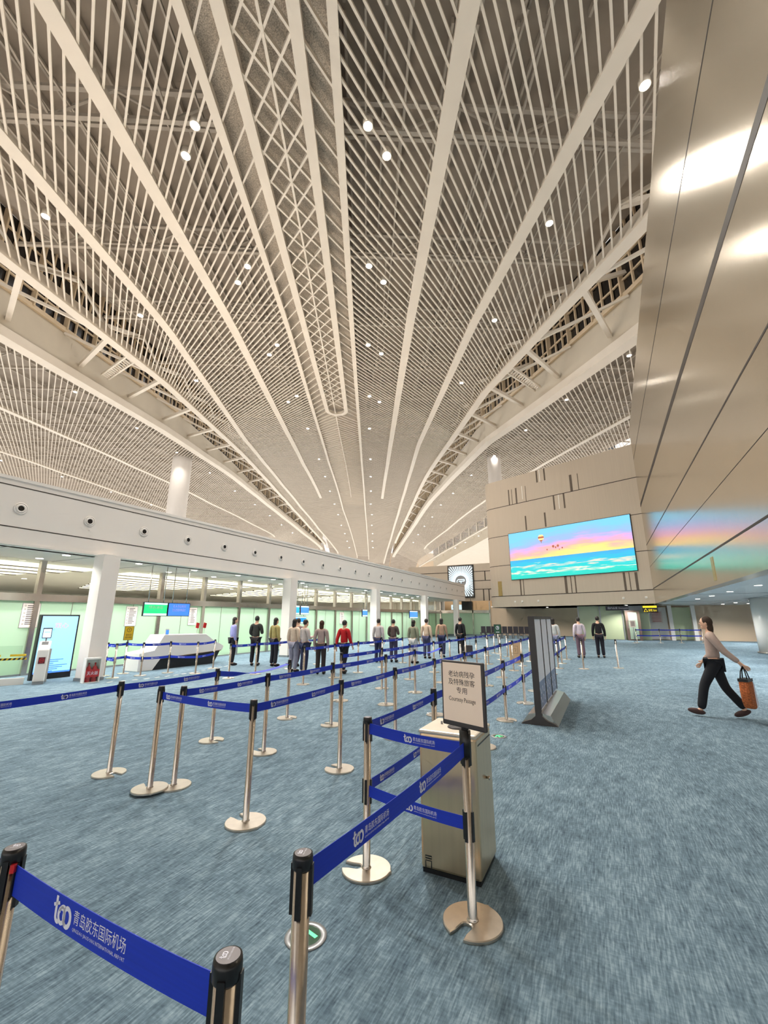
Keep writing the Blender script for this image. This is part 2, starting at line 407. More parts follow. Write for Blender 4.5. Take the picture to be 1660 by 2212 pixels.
for n, s1 in (('E1L', 160), ('E1R', 157)):
    mb = MB(); strip(mb, R_(n), -14, s1, .75, -0.15, 0.6); mb.build('edge_beam', M['cream'], ceil)
# herringbone slats
def cot_th(s):
    T = [(-60, 34), (35, 34), (58, 44), (110, 74), (150, 82), (300, 82)]
    for (a, x), (b, y) in zip(T, T[1:]):
        if s <= b: th = x + (y - x) * (s - a) / (b - a); return 1 / math.tan(math.radians(th))
    return 0.14
def bay(name, na, nb, sgn, s_lo, s_hi, pitch=0.68, ref=None, fc=None, wd=.085, hh=.11, dz=.06, m='cream', nb_end=None):
    """slats from rib na outwards to rib nb; ref = w where the pattern is counted from"""
    mb = MB(); k = -80
    while True:
        s0 = k * pitch; k += 1
        if s0 > 215: break
        c = fc or cot_th(s0)
        wa = rw(na, s0); sa = s0 + abs(wa - ref) * c * (1 if (wa - ref) * sgn >= 0 else -1)
        wa = rw(na, sa)
        sb = sa + abs(rw(nb, sa) - wa) * c; wb = rw(nb, sb)
        if sa < s_lo or sb > s_hi or sa > s_hi: continue
        a = CP(sa, wa, dz); b = CP(sb, wb, dz)
        if (b - a).length > 14:
            n = 3; pts = [CP(sa + (sb - sa) * i / n, wa + (wb - wa) * i / n, dz) for i in range(n + 1)]
        else: pts = [a, b]
        for p, q in zip(pts, pts[1:]): mb.bar(p, q, wd, hh)
    return mb.build(name, M[m], ceil)
bay('slat_panel', 'oR', 'R2', 1, -14, 186, ref=-1.1); bay('slat_panel', 'R2', 'R3', 1, -14, 186, ref=-1.1); bay('slat_panel', 'R3', 'E1R', 1, -14, 165, ref=-1.1)
bay('slat_panel', 'oL', 'L2', -1, -14, 186, ref=-6.0); bay('slat_panel', 'L2', 'L3', -1, -14, 175, ref=-6.0); bay('slat_panel', 'L3', 'E1L', -1, -14, 165, ref=-6.0)
# side halls
RIB['XL'] = [(0, -120), (230, -120)]; RIB['XR'] = [(0, 62), (200, 56)]
bay('slat_panel', 'E2L', 'SL1', -1, -14, 185, ref=-27.5, pitch=.8, fc=1.38); bay('slat_panel', 'SL1', 'SL2', -1, -20, 190, ref=-27.5, pitch=.8, fc=1.38); bay('slat_panel', 'SL2', 'XL', -1, -20, 230, ref=-27.5, pitch=.8, fc=1.38)
bay('slat_panel', 'E2R', 'SR1', 1, 0, 186, ref=18, pitch=.8, fc=1.38); bay('slat_panel', 'SR1', 'SR2', 1, 20, 190, ref=18, pitch=.8, fc=1.38)
for n, s0, s1 in (('SL1', 10, 150), ('SL2', 30, 128), ('SR1', 10, 165), ('SR2', 60, 192)):
    mb = MB(); strip(mb, R_(n), s0, s1, .7, -0.06, .25); mb.build('rib', M['cream'], ceil)
for n, sg, s1 in (('E2L', -1, 166), ('E2R', 1, 176)):
    mb = MB(); strip(mb, lambda s, n=n, sg=sg: rw(n, s) + sg * .2, 4, s1, 1.1, -0.25, .55); mb.build('edge_beam', M['cream'], ceil)
    mb = MB(); up_h = lambda s: 3.7 if s < 60 else max(1.3, 3.7 - (s - 60) * .05)
    SS = frange(4, s1, 4); V = []
    for s in SS: V += [CP(s, rw(n, s) - sg * .05, .4), CP(s, rw(n, s) - sg * .05, up_h(s))]
    mb.add(V, [(2 * i, 2 * i + 1, 2 * i + 3, 2 * i + 2) for i in range(len(SS) - 1)]); mb.build('upstand', M['upstand'], ceil)
    mb = MB(); sheet(mb, R_(n), R_(n), 4, s1, 0.5, 10.0); mb.build('clerestory_glass', M['nightglass'], ceil)
    mb = MB(); e = 'E1L' if sg < 0 else 'E1R'
    sheet(mb, R_(e), R_(n), -14, s1, 10.2, 10.0); mb.build('gap_light_cap', M['deck'], ceil)  # unseen cap over the gap, added to stop world light leaking in
    mb = MB()
    inw = lambda s, d: rw(n, s) - sg * d
    strip(mb, lambda s: inw(s, .15), 4, 62, .3, 3.55, 3.95)
    for h in (5.1, 6.9, 8.6): strip(mb, lambda s: inw(s, .1), 4, s1, .14, h, h + .16)
    s = 5.0; k = 0
    while s < s1 - 3:
        wv = .55 if k % 3 == 0 else .16
        mb.bar(CP(s, inw(s, .14), up_h(s) + .1), CP(s, inw(s, .14), 10), .16, wv, up=tuple(EW)); s += 1.25; k += 1
    mb.build('clerestory_frame', M['frame'], ceil)
    mb = MB(); s = 6.0
    while s < min(s1, 158) - 9:
        c = CP(s, rw(e, s), .4)
        mb.bar(c, CP(s + 7.6, inw(s + 7.6, .2), 1.4), .35, .35)
        mb.bar(CP(s, rw(e, s), .3), CP(s - 3.0, inw(s - 3.0, .2), 3.4), .2, .2)
        mb.bar(CP(s + 4, rw(e, s + 4), 2.5), CP(s + 5, inw(s + 5, .2), 5.6), .3, .3)
        mb.bar(CP(s, rw(e, s), .5), CP(s + 4, rw(e, s + 4), 2.6), .18, .18); mb.bar(CP(s + 4, rw(e, s + 4), 2.6), CP(s + 8, rw(e, s + 8), .5), .18, .18)
        s += 8.0
    mb.build('gap_truss', M['cream'], ceil)
    # maintenance ladder down the upstand
    s = 33.5 if sg < 0 else 34.0; mb = MB()
    for d in (0, 1.1):
        mb.bar(CP(s + d, rw(e, s + d) + sg * .6, .7), CP(s + d + 6.6, inw(s + d + 6.6, .5), 1.6), .14, .22)
    for i in range(16):
        t = (i + .5) / 16; a = CP(s, rw(e, s) + sg * .6, .7).lerp(CP(s + 6.6, inw(s + 6.6, .5), 1.6), t); b = CP(s + 1.1, rw(e, s + 1.1) + sg * .6, .7).lerp(CP(s + 7.7, inw(s + 7.7, .5), 1.6), t)
        mb.bar(a, b, .1, .1)
    mb.build('ladder', M['cream'], ceil)
# roof deck and trusses over the slats
mb = MB()
for a, b in (('E1L', 'E1R'), ('E2R', 'SR2'), ('XL', 'E2L')): sheet(mb, R_(a), R_(b), -30, 235, 3.4)
mb.build('roof_deck', M['deck'], ceil)
mb = MB()
for i in range(-15, 10):   # purlins along s
    w = -3.5 + i * 1.25 + (0.3 if i % 2 else 0)
    for s in frange(-14, 110, 12)[:-1]:
        if rw('E1L', s) + .5 < w < rw('E1R', s) - .5: mb.bar(CP(s, w, 3.2), CP(s + 12, w, 3.2), .1, .3)
mb.build('purlins', M['truss'], ceil)
mb = MB()
s = -9.0
while s < 130:
    a, b = rw('E1L', s) + .4, rw('E1R', s) - .4
    for dz in (1.1, 2.7): mb.bar(CP(s, a, dz), CP(s, b, dz), .18, .18)
    mb.bar(CP(s + 1.5, a, 2.7), CP(s + 1.5, b, 2.7), .16, .16)
    n = 14
    for i in range(n):
        w0, w1 = a + (b - a) * i / n, a + (b - a) * (i + 1) / n
        mb.bar(CP(s, w0, 1.1 if i % 2 else 2.7), CP(s, w1, 2.7 if i % 2 else 1.1), .1, .1)
        if i % 2: mb.bar(CP(s, w0, 1.1), CP(s + 1.5, w0, 2.7), .08, .08); mb.bar(CP(s + 1.5, w0, 2.7), CP(s + 7.5, w0, 1.1), .09, .09)
    s += 7.5
mb.build('roof_truss', M['truss'], ceil)
mb = MB()
for w in (-14, -12.4, -8.6, -7.0, -.2, 1.4, 5.2, 9.5, 10.5, 11.2):
    for s in frange(-14, 100, 12)[:-1]:
        mb.bar(CP(s, w, 1.6 + .3 * math.sin(w)), CP(s + 12, w, 1.6 + .3 * math.sin(w)), .07, .12)
mb.build('cable_trays', M['truss'], ceil)
mb = MB(); s = 20.0
while s < 150:
    for (x, y) in (('XL', 'E2L'), ('E2R', 'SR2')):
        a, b = max(rw(x, s), -70), rw(y, s)
        for dz in (1.2, 2.8): mb.bar(CP(s, a, dz), CP(s, b, dz), .2, .2)
        n = 12
        for i in range(n):
            w0, w1 = a + (b - a) * i / n, a + (b - a) * (i + 1) / n
            mb.bar(CP(s, w0, 1.2 if i % 2 else 2.8), CP(s, w1, 2.8 if i % 2 else 1.2), .12, .12)
            mb.bar(CP(s, w0, 3.1), CP(s + 9, w0, 3.1), .12, .25)
    s += 9
mb.build('roof_truss', M['truss'], ceil)
# central trough: side chevrons, diamond lattice under perforated panels, rounded end
S_END = 45.0
mb = MB(); sheet(mb, R_('oL'), R_('oR'), -14, 110, .55); mb.build('mesh_panel', M['mesh'], ceil)
for n in ('iL', 'iR'):
    mb = MB(); strip(mb, R_(n), -14, S_END, .42, -0.10, .25); mb.build('rib', M['cream'], ceil)
mb = MB(); V = []; F = []; n = 18; cw = -3.58
for i in range(n + 1):
    t = PI * i / n; r = 1.1
    for (d, dz) in ((-.21, -.10), (.21, -.10), (.21, .25), (-.21, .25)): V.append(CP(S_END + 1.35 * (r + d) * math.sin(t), cw + (r + d) * math.cos(t), dz))
for i in range(n):
    for k in range(4): a = 4 * i + k; b = 4 * i + (k + 1) % 4; F.append((a, b, b + 4, a + 4))
mb.add(V, F); mb.build('trough_end', M['cream'], ceil)
mb = MB(); c34 = 1 / math.tan(math.radians(34)); k = -14
while k * 1.38 < 52:
    s0 = k * 1.38; k += 1
    def seg(wa, wb, sa, sb, ww=.085):
        mb.bar(CP(sa, wa, .1), CP(sb, wb, .1), ww, .2)
    if s0 < S_END - 1.5:   # X lattice between the inner ribs, crossing on the spine
        wc = rw('c', s0); wl, wr = rw('iL', s0), rw('iR', s0); dl, dr = (wc - wl) * c34, (wr - wc) * c34
        for sg in (1, -1):
            if s0 + sg * dl < S_END: seg(wc, wl, s0, s0 + sg * dl)
            if s0 + sg * dr < S_END: seg(wc, wr, s0, s0 + sg * dr)
    ll, lr = rw('oL', s0), rw('oR', s0); wl, wr = rw('iL', s0), rw('iR', s0)
    if s0 < S_END + .6:
        seg(wl, ll, s0, s0 + (wl - ll) * c34, .075); seg(wr, lr, s0, s0 + (lr - wr) * c34, .075)
mb.build('lattice', M['cream'], ceil)
mb = MB(); s0 = S_END + 1.0
while s0 < 176:
    c = cot_th(s0) if s0 < 100 else 0
    wc = rw('c', s0)
    for e in ('oL', 'oR'):
        sb = s0 + abs(rw(e, s0) - wc) * c; mb.bar(CP(s0, wc, .1), CP(sb, rw(e, sb), .1), .085, .2)
    s0 += 1.0 if s0 < 100 else .9
mb.build('slat_panel', M['cream'], ceil)
mb = MB(); sheet(mb, lambda s: rw('SR2', s) + 7, lambda s: rw('SR2', s) + 70, 40, 215, .05); mb.build('vault_panel', M['cream'], ceil)
# far right second skylight gap
mb = MB(); sheet(mb, lambda s: rw('SR2', s) + 7, lambda s: rw('SR2', s) + 7, 80, 192, .0, 4.0); mb.build('upstand', M['upstand'], ceil)
mb = MB(); sheet(mb, lambda s: rw('SR2', s) + 7, lambda s: rw('SR2', s) + 7, 80, 192, 4.0, 12.0); mb.build('clerestory_glass', M['nightglass'], ceil)
mb = MB(); s = 84
while s < 188:
    mb.bar(CP(s, rw('SR2', s), .3), CP(s + 3, rw('SR2', s + 3) + 6.8, 3.0), .5, .5); mb.bar(CP(s, rw('SR2', s) + 6.8, 4), CP(s, rw('SR2', s) + 6.8, 11), .3, .6); s += 6
mb.build('gap_truss', M['cream'], ceil)

# outer walls of the hall, added to keep world light off the ceiling
ow = sempty('wall_outer')
mb = MB()
for (a, b) in (((-30, -118), (215, -118)), ((215, -118), (215, 90)), ((215, 90), (-30, 90))):
    P, Q = CP(*a), CP(*b); mb.add([(P.x, P.y, 0), (Q.x, Q.y, 0), (Q.x, Q.y, 34), (P.x, P.y, 34)], [(0, 1, 2, 3)])
mb.build('wall_panel', M['beigewall'], ow)
# ceiling downlights with their own light
lamp_me = None
def downlight(s, w, label, power, group):
    global lamp_me
    p = CP(s, w, -0.03)
    t = thing('ceiling_downlight', label, 'ceiling light', p, 0, group)
    if lamp_me is None:
        h = MB().lathe([(0.20, 0.0), (0.20, 0.3), (0.12, 0.42)], 16).build('housing', M['cream'], t)
        l = MB().lathe([(0.0, -0.006), (0.165, -0.006), (0.165, 0.004)], 16, smooth=False).build('lens', M['lens'], t)
        lamp_me = (h.data, l.data)
    else:
        for nme, d in zip(('housing', 'lens'), lamp_me):
            o = bpy.data.objects.new(nme, d); COL.objects.link(o); o.parent = t
    ld = bpy.data.lights.new('spot', 'SPOT'); ld.energy = power; ld.spot_size = math.radians(125); ld.spot_blend = 0.6
    ld.color = (1.0, 0.945, 0.87); ld.shadow_soft_size = 0.35
    lo = bpy.data.objects.new('lamp_glow', ld); COL.objects.link(lo); lo.parent = t; lo.location = (0, 0, -0.12)
    return t
ROWS = {
 'left row beside the mesh trough': [(12.8, -6.9), (14.1, -7.8), (20.9, -7.1), (22.4, -8.1), (30.1, -7.3), (31.8, -8.3), (40.9, -7.5), (42.7, -8.7), (52.3, -7.9), (69.5, -8.3), (82.9, -8.5), (96, -8.6), (109.3, -8.5), (121.3, -8.3), (134.3, -8), (144.9, -7.4), (154.8, -7), (163.6, -6.5)],
 'right row beside the mesh trough': [(12.5, -.1), (13.7, .7), (20.5, 0), (21.9, .9), (29.7, 0), (31.1, 1.1), (40.5, .2), (42.1, 1.3), (51.8, .3), (69, .6), (82.4, .8), (95.5, 1), (108.9, 1.1), (121, 1.6), (133.9, 1.8), (144.6, 2.2), (154.5, 2.3), (163.4, 2.7)],
 'row inside the left skylight gap': [(17.7, -16.2), (26.4, -16.1), (37.5, -16.6)],
 'row inside the right skylight gap': [(10.6, 9.8), (16.9, 9.1), (25.7, 9), (36.6, 9.1)],
 'row beyond the left skylight gap': [(41.1, -30.4), (53.5, -30.7), (66.6, -31.2), (81.2, -31.1), (97.1, -31), (110.8, -29.8), (123.2, -28.5), (134.4, -27.2), (144.3, -25.3)],
 'outermost left row above the fascia': [(73.9, -65.1), (86, -62.9), (99.5, -60.8), (112.5, -57.7)],
 'row beyond the right skylight gap': [(30.3, 21.8), (40.3, 21.3), (51.3, 21.1), (65.5, 21.2), (80.1, 21), (96.7, 20.7), (109, 19.9), (123, 19.7), (134.5, 18.9), (145.3, 18.2), (156, 17.6)],
 'farthest row at right, above distant panels': [(146.5, 39.8), (155.4, 37.2), (163.2, 34.9)],
}
for rn, L in ROWS.items():
    for i, (s, w) in enumerate(L):
        pw = DOWNLIGHT_W * (1.0 if s < 60 else .85) * (.5 if w < -25 else .45 if (w > 5 and s < 40) else 1.0)
        downlight(s, w, 'ceiling downlight, %s from the camera in the %s' % (ORD[i], rn), pw, 'downlights in the ' + rn)

# ------------------------------------------------------------------ left side: white fascia, soffit, glass front
XF = -12.9
fa = sempty('wall_left')
MB().bx(XF - .5, XF, -4, 44.2, 3.46, 5.02).build('fascia', M['white'], fa)
MB().bx(XF - .6, XF + .02, -4, 44.2, 5.02, 5.10).bx(XF - .5, XF + .03, -4, 44.2, 3.40, 3.46).build('fascia_lip', M['white'], fa)
MB().bx(XF - .1, XF + .004, -4, 44.2, 4.86, 4.885).bx(XF - .1, XF + .004, -4, 44.2, 3.83, 3.855).build('fascia_groove', M['dark'], fa)
MB().bx(-42, XF - .5, -4, 44.2, 4.9, 5.04).build('roof_slab', M['white'], fa)
so = sempty('trim_soffit')
MB().bx(-15.6, XF - .3, -4, 44.2, 3.40, 3.45).build('soffit_sheet', M['soffit'], so)
mb = MB()
for y in frange(-3.35, 43.4, 2.08): mb.bx(-15.6, XF - .3, y - .012, y + .012, 3.392, 3.41)
mb.build('soffit_joint', M['grey'], so)
# glass front at x=-15.6
gw = sempty('window_front')
XG = -15.6
YM = [(-3.35 + 2.08 * i) for i in range(23)]
mbf, mbc, mbm = MB(), MB(), MB()
for a, b in zip(YM, YM[1:]):
    mbf.bx(XG - .02, XG + .02, a + .05, b - .05, 0.02, 2.15)
    mbc.bx(XG - .01, XG + .01, a + .04, b - .04, 2.37, 3.40)
    mbm.bx(XG - .03, XG + .025, a + 1.03, a + 1.045, 0.02, 2.15)
for y in YM: mbm.bx(XG - .09, XG + .09, y - .07, y + .07, 0, 3.40)
mbf.build('frosted_pane', M['frost'], gw); mbc.build('clear_pane', M['glass'], gw); mbm.build('mullion', M['steel'], gw)
MB().bx(XG - .12, XG + .12, -4, 44.2, 2.15, 2.37).build('transom', M['steel'], gw)
MB().bx(XG - .06, XG + .06, -4, 44.2, 0, .05).build('sill', M['grey'], gw)
# room behind the glass
br = sempty('wall_inner')
MB().bx(-36, XG - .1, -4, 46, 3.45, 3.55).build('inner_ceiling', M['soffit'], br)
mb = MB()
ms_ = MB()
for (y0, y1) in ((-3, 9.6), (10.8, 19.4), (20.6, 28.4), (29.6, 44)):
    for i in range(9):
        x1 = -17.0 - i * 1.25
        mb.bx(x1 - 1.13, x1, y0 + i * .5, y1 - i * .2, 3.42, 3.455); ms_.bx(x1 - 1.25, x1 - 1.13, y0 + i * .5, y1 - i * .2, 3.395, 3.45)
mb.build('luminous_panel', M['lum'], br); ms_.build('panel_divider', M['brownmark'], br)
MB().bx(-36.2, -36, -4, 46, 0, 3.5).build('inner_wall', M['white'], br)
mb = MB()
y = -3.0; k = 0
while y < 44:
    h = .08 * math.sin(k * 2.3); mb.bx(-35.9, -35.3, y, y + 1.6 + .5 * math.sin(k), 2.45, 2.72 + h); y += 2.4; k += 1
mb.build('dark_cornice', M['brownmark'], br)
MB().bx(-36, XG - .3, -4, 46, .0, .02).build('bounce_floor', mat('pale_bounce', rgb(214, 208, 198), .3, noise=.03, scale=1), br)  # pale floor finish, added to bounce light up onto the frosted panes
MB().bx(-36, XG - .1, 45.6, 45.8, 2.4, 3.5).build('end_panel', M['white'], br)
# jet nozzles along the fascia
nz0 = None
for i in range(24):
    y = 5.11 + 1.655 * i
    lb = 'round air nozzle, %s from the near end of the white fascia' % (ORD[i] if i < 22 else ['twenty-third', 'twenty-fourth'][i - 22])
    if nz0 is None:
        t = thing('air_nozzle', lb, 'air nozzle', (XF, y, 4.33), 0, 'jet nozzles along the fascia')
        prof = [(0.0, -.02), (.085, -.02)]
        rot = Matrix.Rotation(PI / 2, 4, 'Y')
        a = MB().lathe([(.150, 0.004), (.152, .016), (.135, .022), (.128, .012), (.112, .014), (.10, .034), (.078, .040), (.066, .022)], 24); a.v = [tuple(rot @ Vector(v)) for v in a.v]; a.build('nozzle_ring', M['white'], t)
        a = MB().lathe([(.0, .0245), (.067, .0240)], 20, smooth=False); a.v = [tuple(rot @ Vector(v)) for v in a.v]; a.build('nozzle_throat', M['black'], t)
        nz0 = t
    else:
        t = copy_tree(nz0); t.location.y = y; t['label'] = lb
# square columns in front of the glass
for i, y in enumerate((7.36, 15.66, 23.96, 32.26, 40.56)):
    c = MB().bx(-13.0, -12.55, y - .24, y + .24, 0.08, 3.42).build('trim_column', M['white']); struct(c)
    MB().bx(-13.02, -12.53, y - .26, y + .26, 0, .08).build('column_foot', M['grey'], c)
# soffit downlights
sl0 = None
def soffit_light(x, y, z, label, group, power=130.0):
    global sl0
    if sl0 is None:
        t = thing('soffit_downlight', label, 'downlight', (x, y, z), 0, group)
        sl0 = t
        MB().lathe([(.085, -.004), (.12, -.004), (.125, .004)], 20, smooth=False).build('trim_ring', M['whitegloss'], t)
        MB().lathe([(.0, -.006), (.098, -.006), (.098, -.001)], 20, smooth=False).build('lens', M['lens_s'], t)
    else:
        t = copy_tree(sl0); t.location = (x, y, z); t['label'] = label; t['group'] = group
    ld = bpy.data.lights.new('spot', 'SPOT'); ld.energy = power; ld.spot_size = math.radians(150); ld.spot_blend = 0.5
    ld.color = (1.0, 0.97, 0.92); ld.shadow_soft_size = 0.1
    lo = bpy.data.objects.new('lamp_glow', ld); COL.objects.link(lo); lo.parent = t; lo.location = (0, 0, -0.03)
    return t
for rn, x in (('front', -13.66), ('glass side', -15.1)):
    for i in range(16):
        y = 2.3 + 2.2 * i
        soffit_light(x, y, 3.40, 'soffit light, %s from the camera in the %s row under the fascia' % (ORD[i], rn), 'soffit lights under the white fascia')
for i, (x, y) in enumerate(((-18, 12), (-20.1, 13.5), (-21.2, 12.6), (-18, 10.4), (-24, 10.2), (-18, 20.2), (-21, 20.0), (-18, 29.6), (-22, 29.4))):
    soffit_light(x, y, 3.44, 'recessed light behind the clear upper panes, %s counted from the camera' % ORD[i], 'lights behind the glass front', 500.0)
# round columns rising to the side vaults
for nm, s, w, r in (('left', 70.5, -31.9, 1.55), ('right', 66.5, 21.4, 1.1)):
    p = CP(s, w, 0)
    c = MB().lathe([(r, 0.0), (r, p.z - .9), (r * .95, p.z + 1.0)], 32).build('trim_round_column', M['white']); c.location = (p.x, p.y, 0); struct(c)

# ------------------------------------------------------------------ right side: overhanging champagne metal wall
XW = 3.1
rwall = sempty('wall_right')
def wall_top(y): return 17.45 - (y - 0) * 0.063
mb = MB(); mb.prism([(-8, 2.62), (34.6, 2.62), (34.6, wall_top(34.6)), (-8, wall_top(-8))], XW, XW + .35, lambda x, y, z: (z, x, y))
mb.build('cladding', M['clad'], rwall)
mb = MB()
for z, h in ((3.61, .055), (6.62, .05), (9.5, .24), (13.0, .045), (5.09, .012)): mb.bx(XW - .006, XW + .05, -8, 34.55, z - h / 2, z + h / 2)
mb.build('joint', M['dark'], rwall)
MB().bx(XW - .012, XW + .05, 15.98, 16.30, 2.75, 3.46).build('gold_slot', M['goldmark'], rwall)
# soffit under the overhang
cs = sempty('ceiling_low')
MB().bx(XW + .34, 16, -8, 52, 2.625, 2.72).build('soffit_sheet', M['soffit'], cs)
MB().prism([(3.4, 34.6), (-9.2, 39.7), (-9.0, 52), (3.4, 52)], 2.62, 2.72).build('soffit_sheet', M['soffit'], cs)
MB().bx(XW, 16, 22, 22.03, 2.612, 2.63).bx(6.5, 6.53, -8, 45, 2.612, 2.63).bx(XW, 16, 31, 31.03, 2.612, 2.63).build('soffit_joint', M['grey'], cs)
for i, (x, y) in enumerate(((4.28, 13.6), (4.28, 16.94), (4.29, 20.43), (4.36, 24.0), (4.36, 27.4), (7.46, 38.1), (7.5, 34.9), (8.7, 37.2), (6.7, 43), (7.5, 31.6), (9.0, 29))):
    soffit_light(x, y, 2.62, 'recessed light in the low soffit right of the screen, %s in order' % ORD[i], 'lights in the low right soffit', 300.0)
for i, (x, y) in enumerate(((-4.6, 41.5), (-1.2, 40.0), (1.5, 38.0))):
    soffit_light(x, y, 2.62, 'recessed light under the screen wall, %s from the left' % ORD[i], 'lights under the screen wall', 420.0)

# screen wall: from the corner with the right wall, running back to the left, rounded end
U = Vector((-0.9285, 0.3714, 0)); NB = Vector((0.3714, 0.9285, 0)); C0 = Vector((3.1, 34.5, 0))
def SW(a, d=0.0, z=0.0): p = C0 + U * a + NB * d; return Vector((p.x, p.y, z))
sw = sempty('wall_screen')
L_ = 12.45; RR = 1.15
outl = [(0, 0), (L_, 0)] + [(L_ + RR * math.sin(t), RR - RR * math.cos(t)) for t in [PI * .5 * i / 10 for i in range(1, 11)]] + [(L_ + RR, 7), (0, 7)]
MB().prism(outl, 2.62, 14.2, lambda x, y, z: tuple(SW(x, y, z))).build('cladding', M['clad_screen'], sw)
def belt_line(mb, z, h, d=.006):
    pts = [(0, -d), (L_, -d)] + [(L_ + (RR + d) * math.sin(t), RR - (RR + d) * math.cos(t)) for t in [PI * .5 * i / 10 for i in range(1, 11)]]
    for p, q in zip(pts, pts[1:]):
        a, b, c, e = SW(*p, z - h / 2), SW(*q, z - h / 2), SW(*q, z + h / 2), SW(*p, z + h / 2); mb.quad(a, b, c, e)
mb = MB()
for z, h in ((3.55, .06), (6.24, .05), (8.9, .05), (11.63, .06)): belt_line(mb, z, h)
mb.build('joint', M['dark'], sw)
def slot(mb, a, z0, z1, w, d=.008): mb.add([SW(a - w / 2, -d, z0), SW(a + w / 2, -d, z0), SW(a + w / 2, -d, z1), SW(a - w / 2, -d, z1), SW(a - w / 2, .02, z0), SW(a + w / 2, .02, z0), SW(a + w / 2, .02, z1), SW(a - w / 2, .02, z1)], [(0, 1, 2, 3), (4, 7, 6, 5), (0, 4, 5, 1), (2, 6, 7, 3), (1, 5, 6, 2), (0, 3, 7, 4)])
mb = MB()
for a, z0, z1, w in ((10.54, 11.66, 13.08, .11), (10.23, 11.66, 13.06, .05), (9.79, 11.66, 13.09, .15), (8.85, 11.66, 13.05, .05), (7.68, 13.1, 14.19, .14), (6.97, 13.11, 14.19, .12), (4.77, 11.66, 13.04, .20), (4.19, 11.66, 13.0, .06), (6.35, 10.39, 11.6, .13), (5.48, 10.37, 11.6, .13), (9.06, 9.09, 10.36, .13), (7.26, 9.1, 10.33, .14), (10.04, 3.58, 4.88, .13), (9.76, 3.58, 4.88, .07), (6.04, 3.58, 4.9, .2), (5.62, 3.58, 4.86, .07), (5.28, 3.58, 4.87, .1), (1.72, 3.58, 4.85, .15), (1.38, 3.58, 4.84, .06), (.94, 3.58, 4.81, .17)): slot(mb, a, z0, z1, w)
mb.build('dark_slot', M['brownmark'], sw)
mb = MB()
for a, z0, z1 in ((9.19, 11.9, 13.13), (7.42, 13.1, 14.19), (5.93, 10.4, 11.6)): slot(mb, a, z0, z1, .05)
mb.build('light_slot', M['whitegloss'], sw)
mb = MB(); slot(mb, 12.1, 3.58, 4.87, .40); mb.build('gold_slot', M['goldmark'], sw)
RZU = math.atan2(-U.y, -U.x)   # local +x runs to the viewer's right along the screen wall
sc = thing('video_screen', 'huge glowing screen showing a pink and yellow sunset over turquoise sea', 'screen', SW(5.8, -.06, 6.95), RZU)
MB().box((0, .02, 0), (10.12, .07, 4.12)).build('screen_frame', M['black'], sc)
MB().bx(-5.02, 5.02, -.03, -.018, -2.02, 2.02).build('picture', M['picture'], sc)
def balloon(x, z, r):
    mb = MB(); cols = [rgb(236, 196, 130), rgb(214, 96, 80), rgb(240, 214, 150), rgb(190, 80, 80)]
    n = 16
    for i in range(4):
        z0, z1 = 1 - i * .55, 1 - (i + 1) * .55
        w = lambda q: math.sqrt(max(0, 1 - min(1, abs(q) / 1.2) ** 2)) if q > -.3 else max(0.1, .97 - (-.3 - q) * .95)
        mb.cur = i % 2; mb.add([(x - w(z0) * r, -.034, z + z0 * r), (x - w(z1) * r, -.034, z + z1 * r), (x + w(z1) * r, -.034, z + z1 * r), (x + w(z0) * r, -.034, z + z0 * r)], [(0, 1, 2, 3)])
    mb.cur = 1; mb.add([(x - .16 * r, -.034, z - 1.55 * r), (x + .16 * r, -.034, z - 1.55 * r), (x + .16 * r, -.034, z - 1.3 * r), (x - .16 * r, -.034, z - 1.3 * r)], [(0, 1, 2, 3)])
    return mb
bm_a = mat('balloon_cream', rgb(230, 190, 130), .4, emit=rgb(236, 190, 130), estr=.9); bm_b = mat('balloon_red', rgb(150, 84, 60), .4, emit=rgb(166, 96, 74), estr=.7)
balloon(-1.95, 1.25, .27).build('pictured_balloon', [bm_a, bm_b], sc)
for x, z, r in ((-.95, .42, .10), (-.75, .32, .07), (-.55, .42, .10), (-1.5, .22, .06), (-.2, .22, .06), (-.45, .12, .04)): balloon(x, z, r).build('pictured_balloon', [bm_b, bm_b], sc)
for i, a in enumerate((10.68, 9.99, 8.51, 1.95, .49)):
    t = thing('wall_camera', 'small white wall box under the screen, %s from the left' % ORD[i], 'wall fitting', SW(a, 0, 3.05), RZU, 'small fittings on the band under the screen')
    MB().bx(-.07, .07, -.05, 0, -.07, .07).build('fitting_body', M['whitegloss'], t, bevel=.01); MB().lathe([(.03, 0), (.03, .03)], 12).build('fitting_lens', M['grey'], t).location = (0, -.06, -.01)

# far structures beyond the screen wall
fb = sempty('wall_far')
MB().bx(-24, -8.5, 55, 57, 2.6, 8.6).build('cladding', M['clad_screen'], fb)
mb = MB()
for z in (3.6, 5.3, 6.4, 7.6): mb.bx(-24, -8.5, 54.98, 55.05, z - .04, z + .04)
for x, z0, z1 in ((-13.3, 6.4, 7.6), (-12.9, 3.6, 5.3), (-13.6, 3.6, 5.3), (-12.3, 6.4, 7.6)): mb.bx(x - .06, x + .06, 54.98, 55.05, z0, z1)
mb.build('joint', M['dark'], fb)
fs = thing('far_display', 'distant black framed display with white radiating lines, past the fascia end', 'screen', (-16.5, 54.85, 6.4))
MB().bx(-1.75, 1.75, -.02, .12, -2.15, 2.1).build('screen_frame', M['black'], fs)
mb = MB()
for i in range(46):
    t = 2 * PI * i / 46; c, s_ = math.cos(t), math.sin(t)
    k1 = min(1.6 / max(abs(c), 1e-3), 1.95 / max(abs(s_), 1e-3)); k0 = .75
    mb.bar((c * k0, -.03, s_ * k0), (c * k1, -.03, s_ * k1), .11, .01, up=(0, 1, 0))
mb.build('ray_pattern', M['wht_scr'], fs)
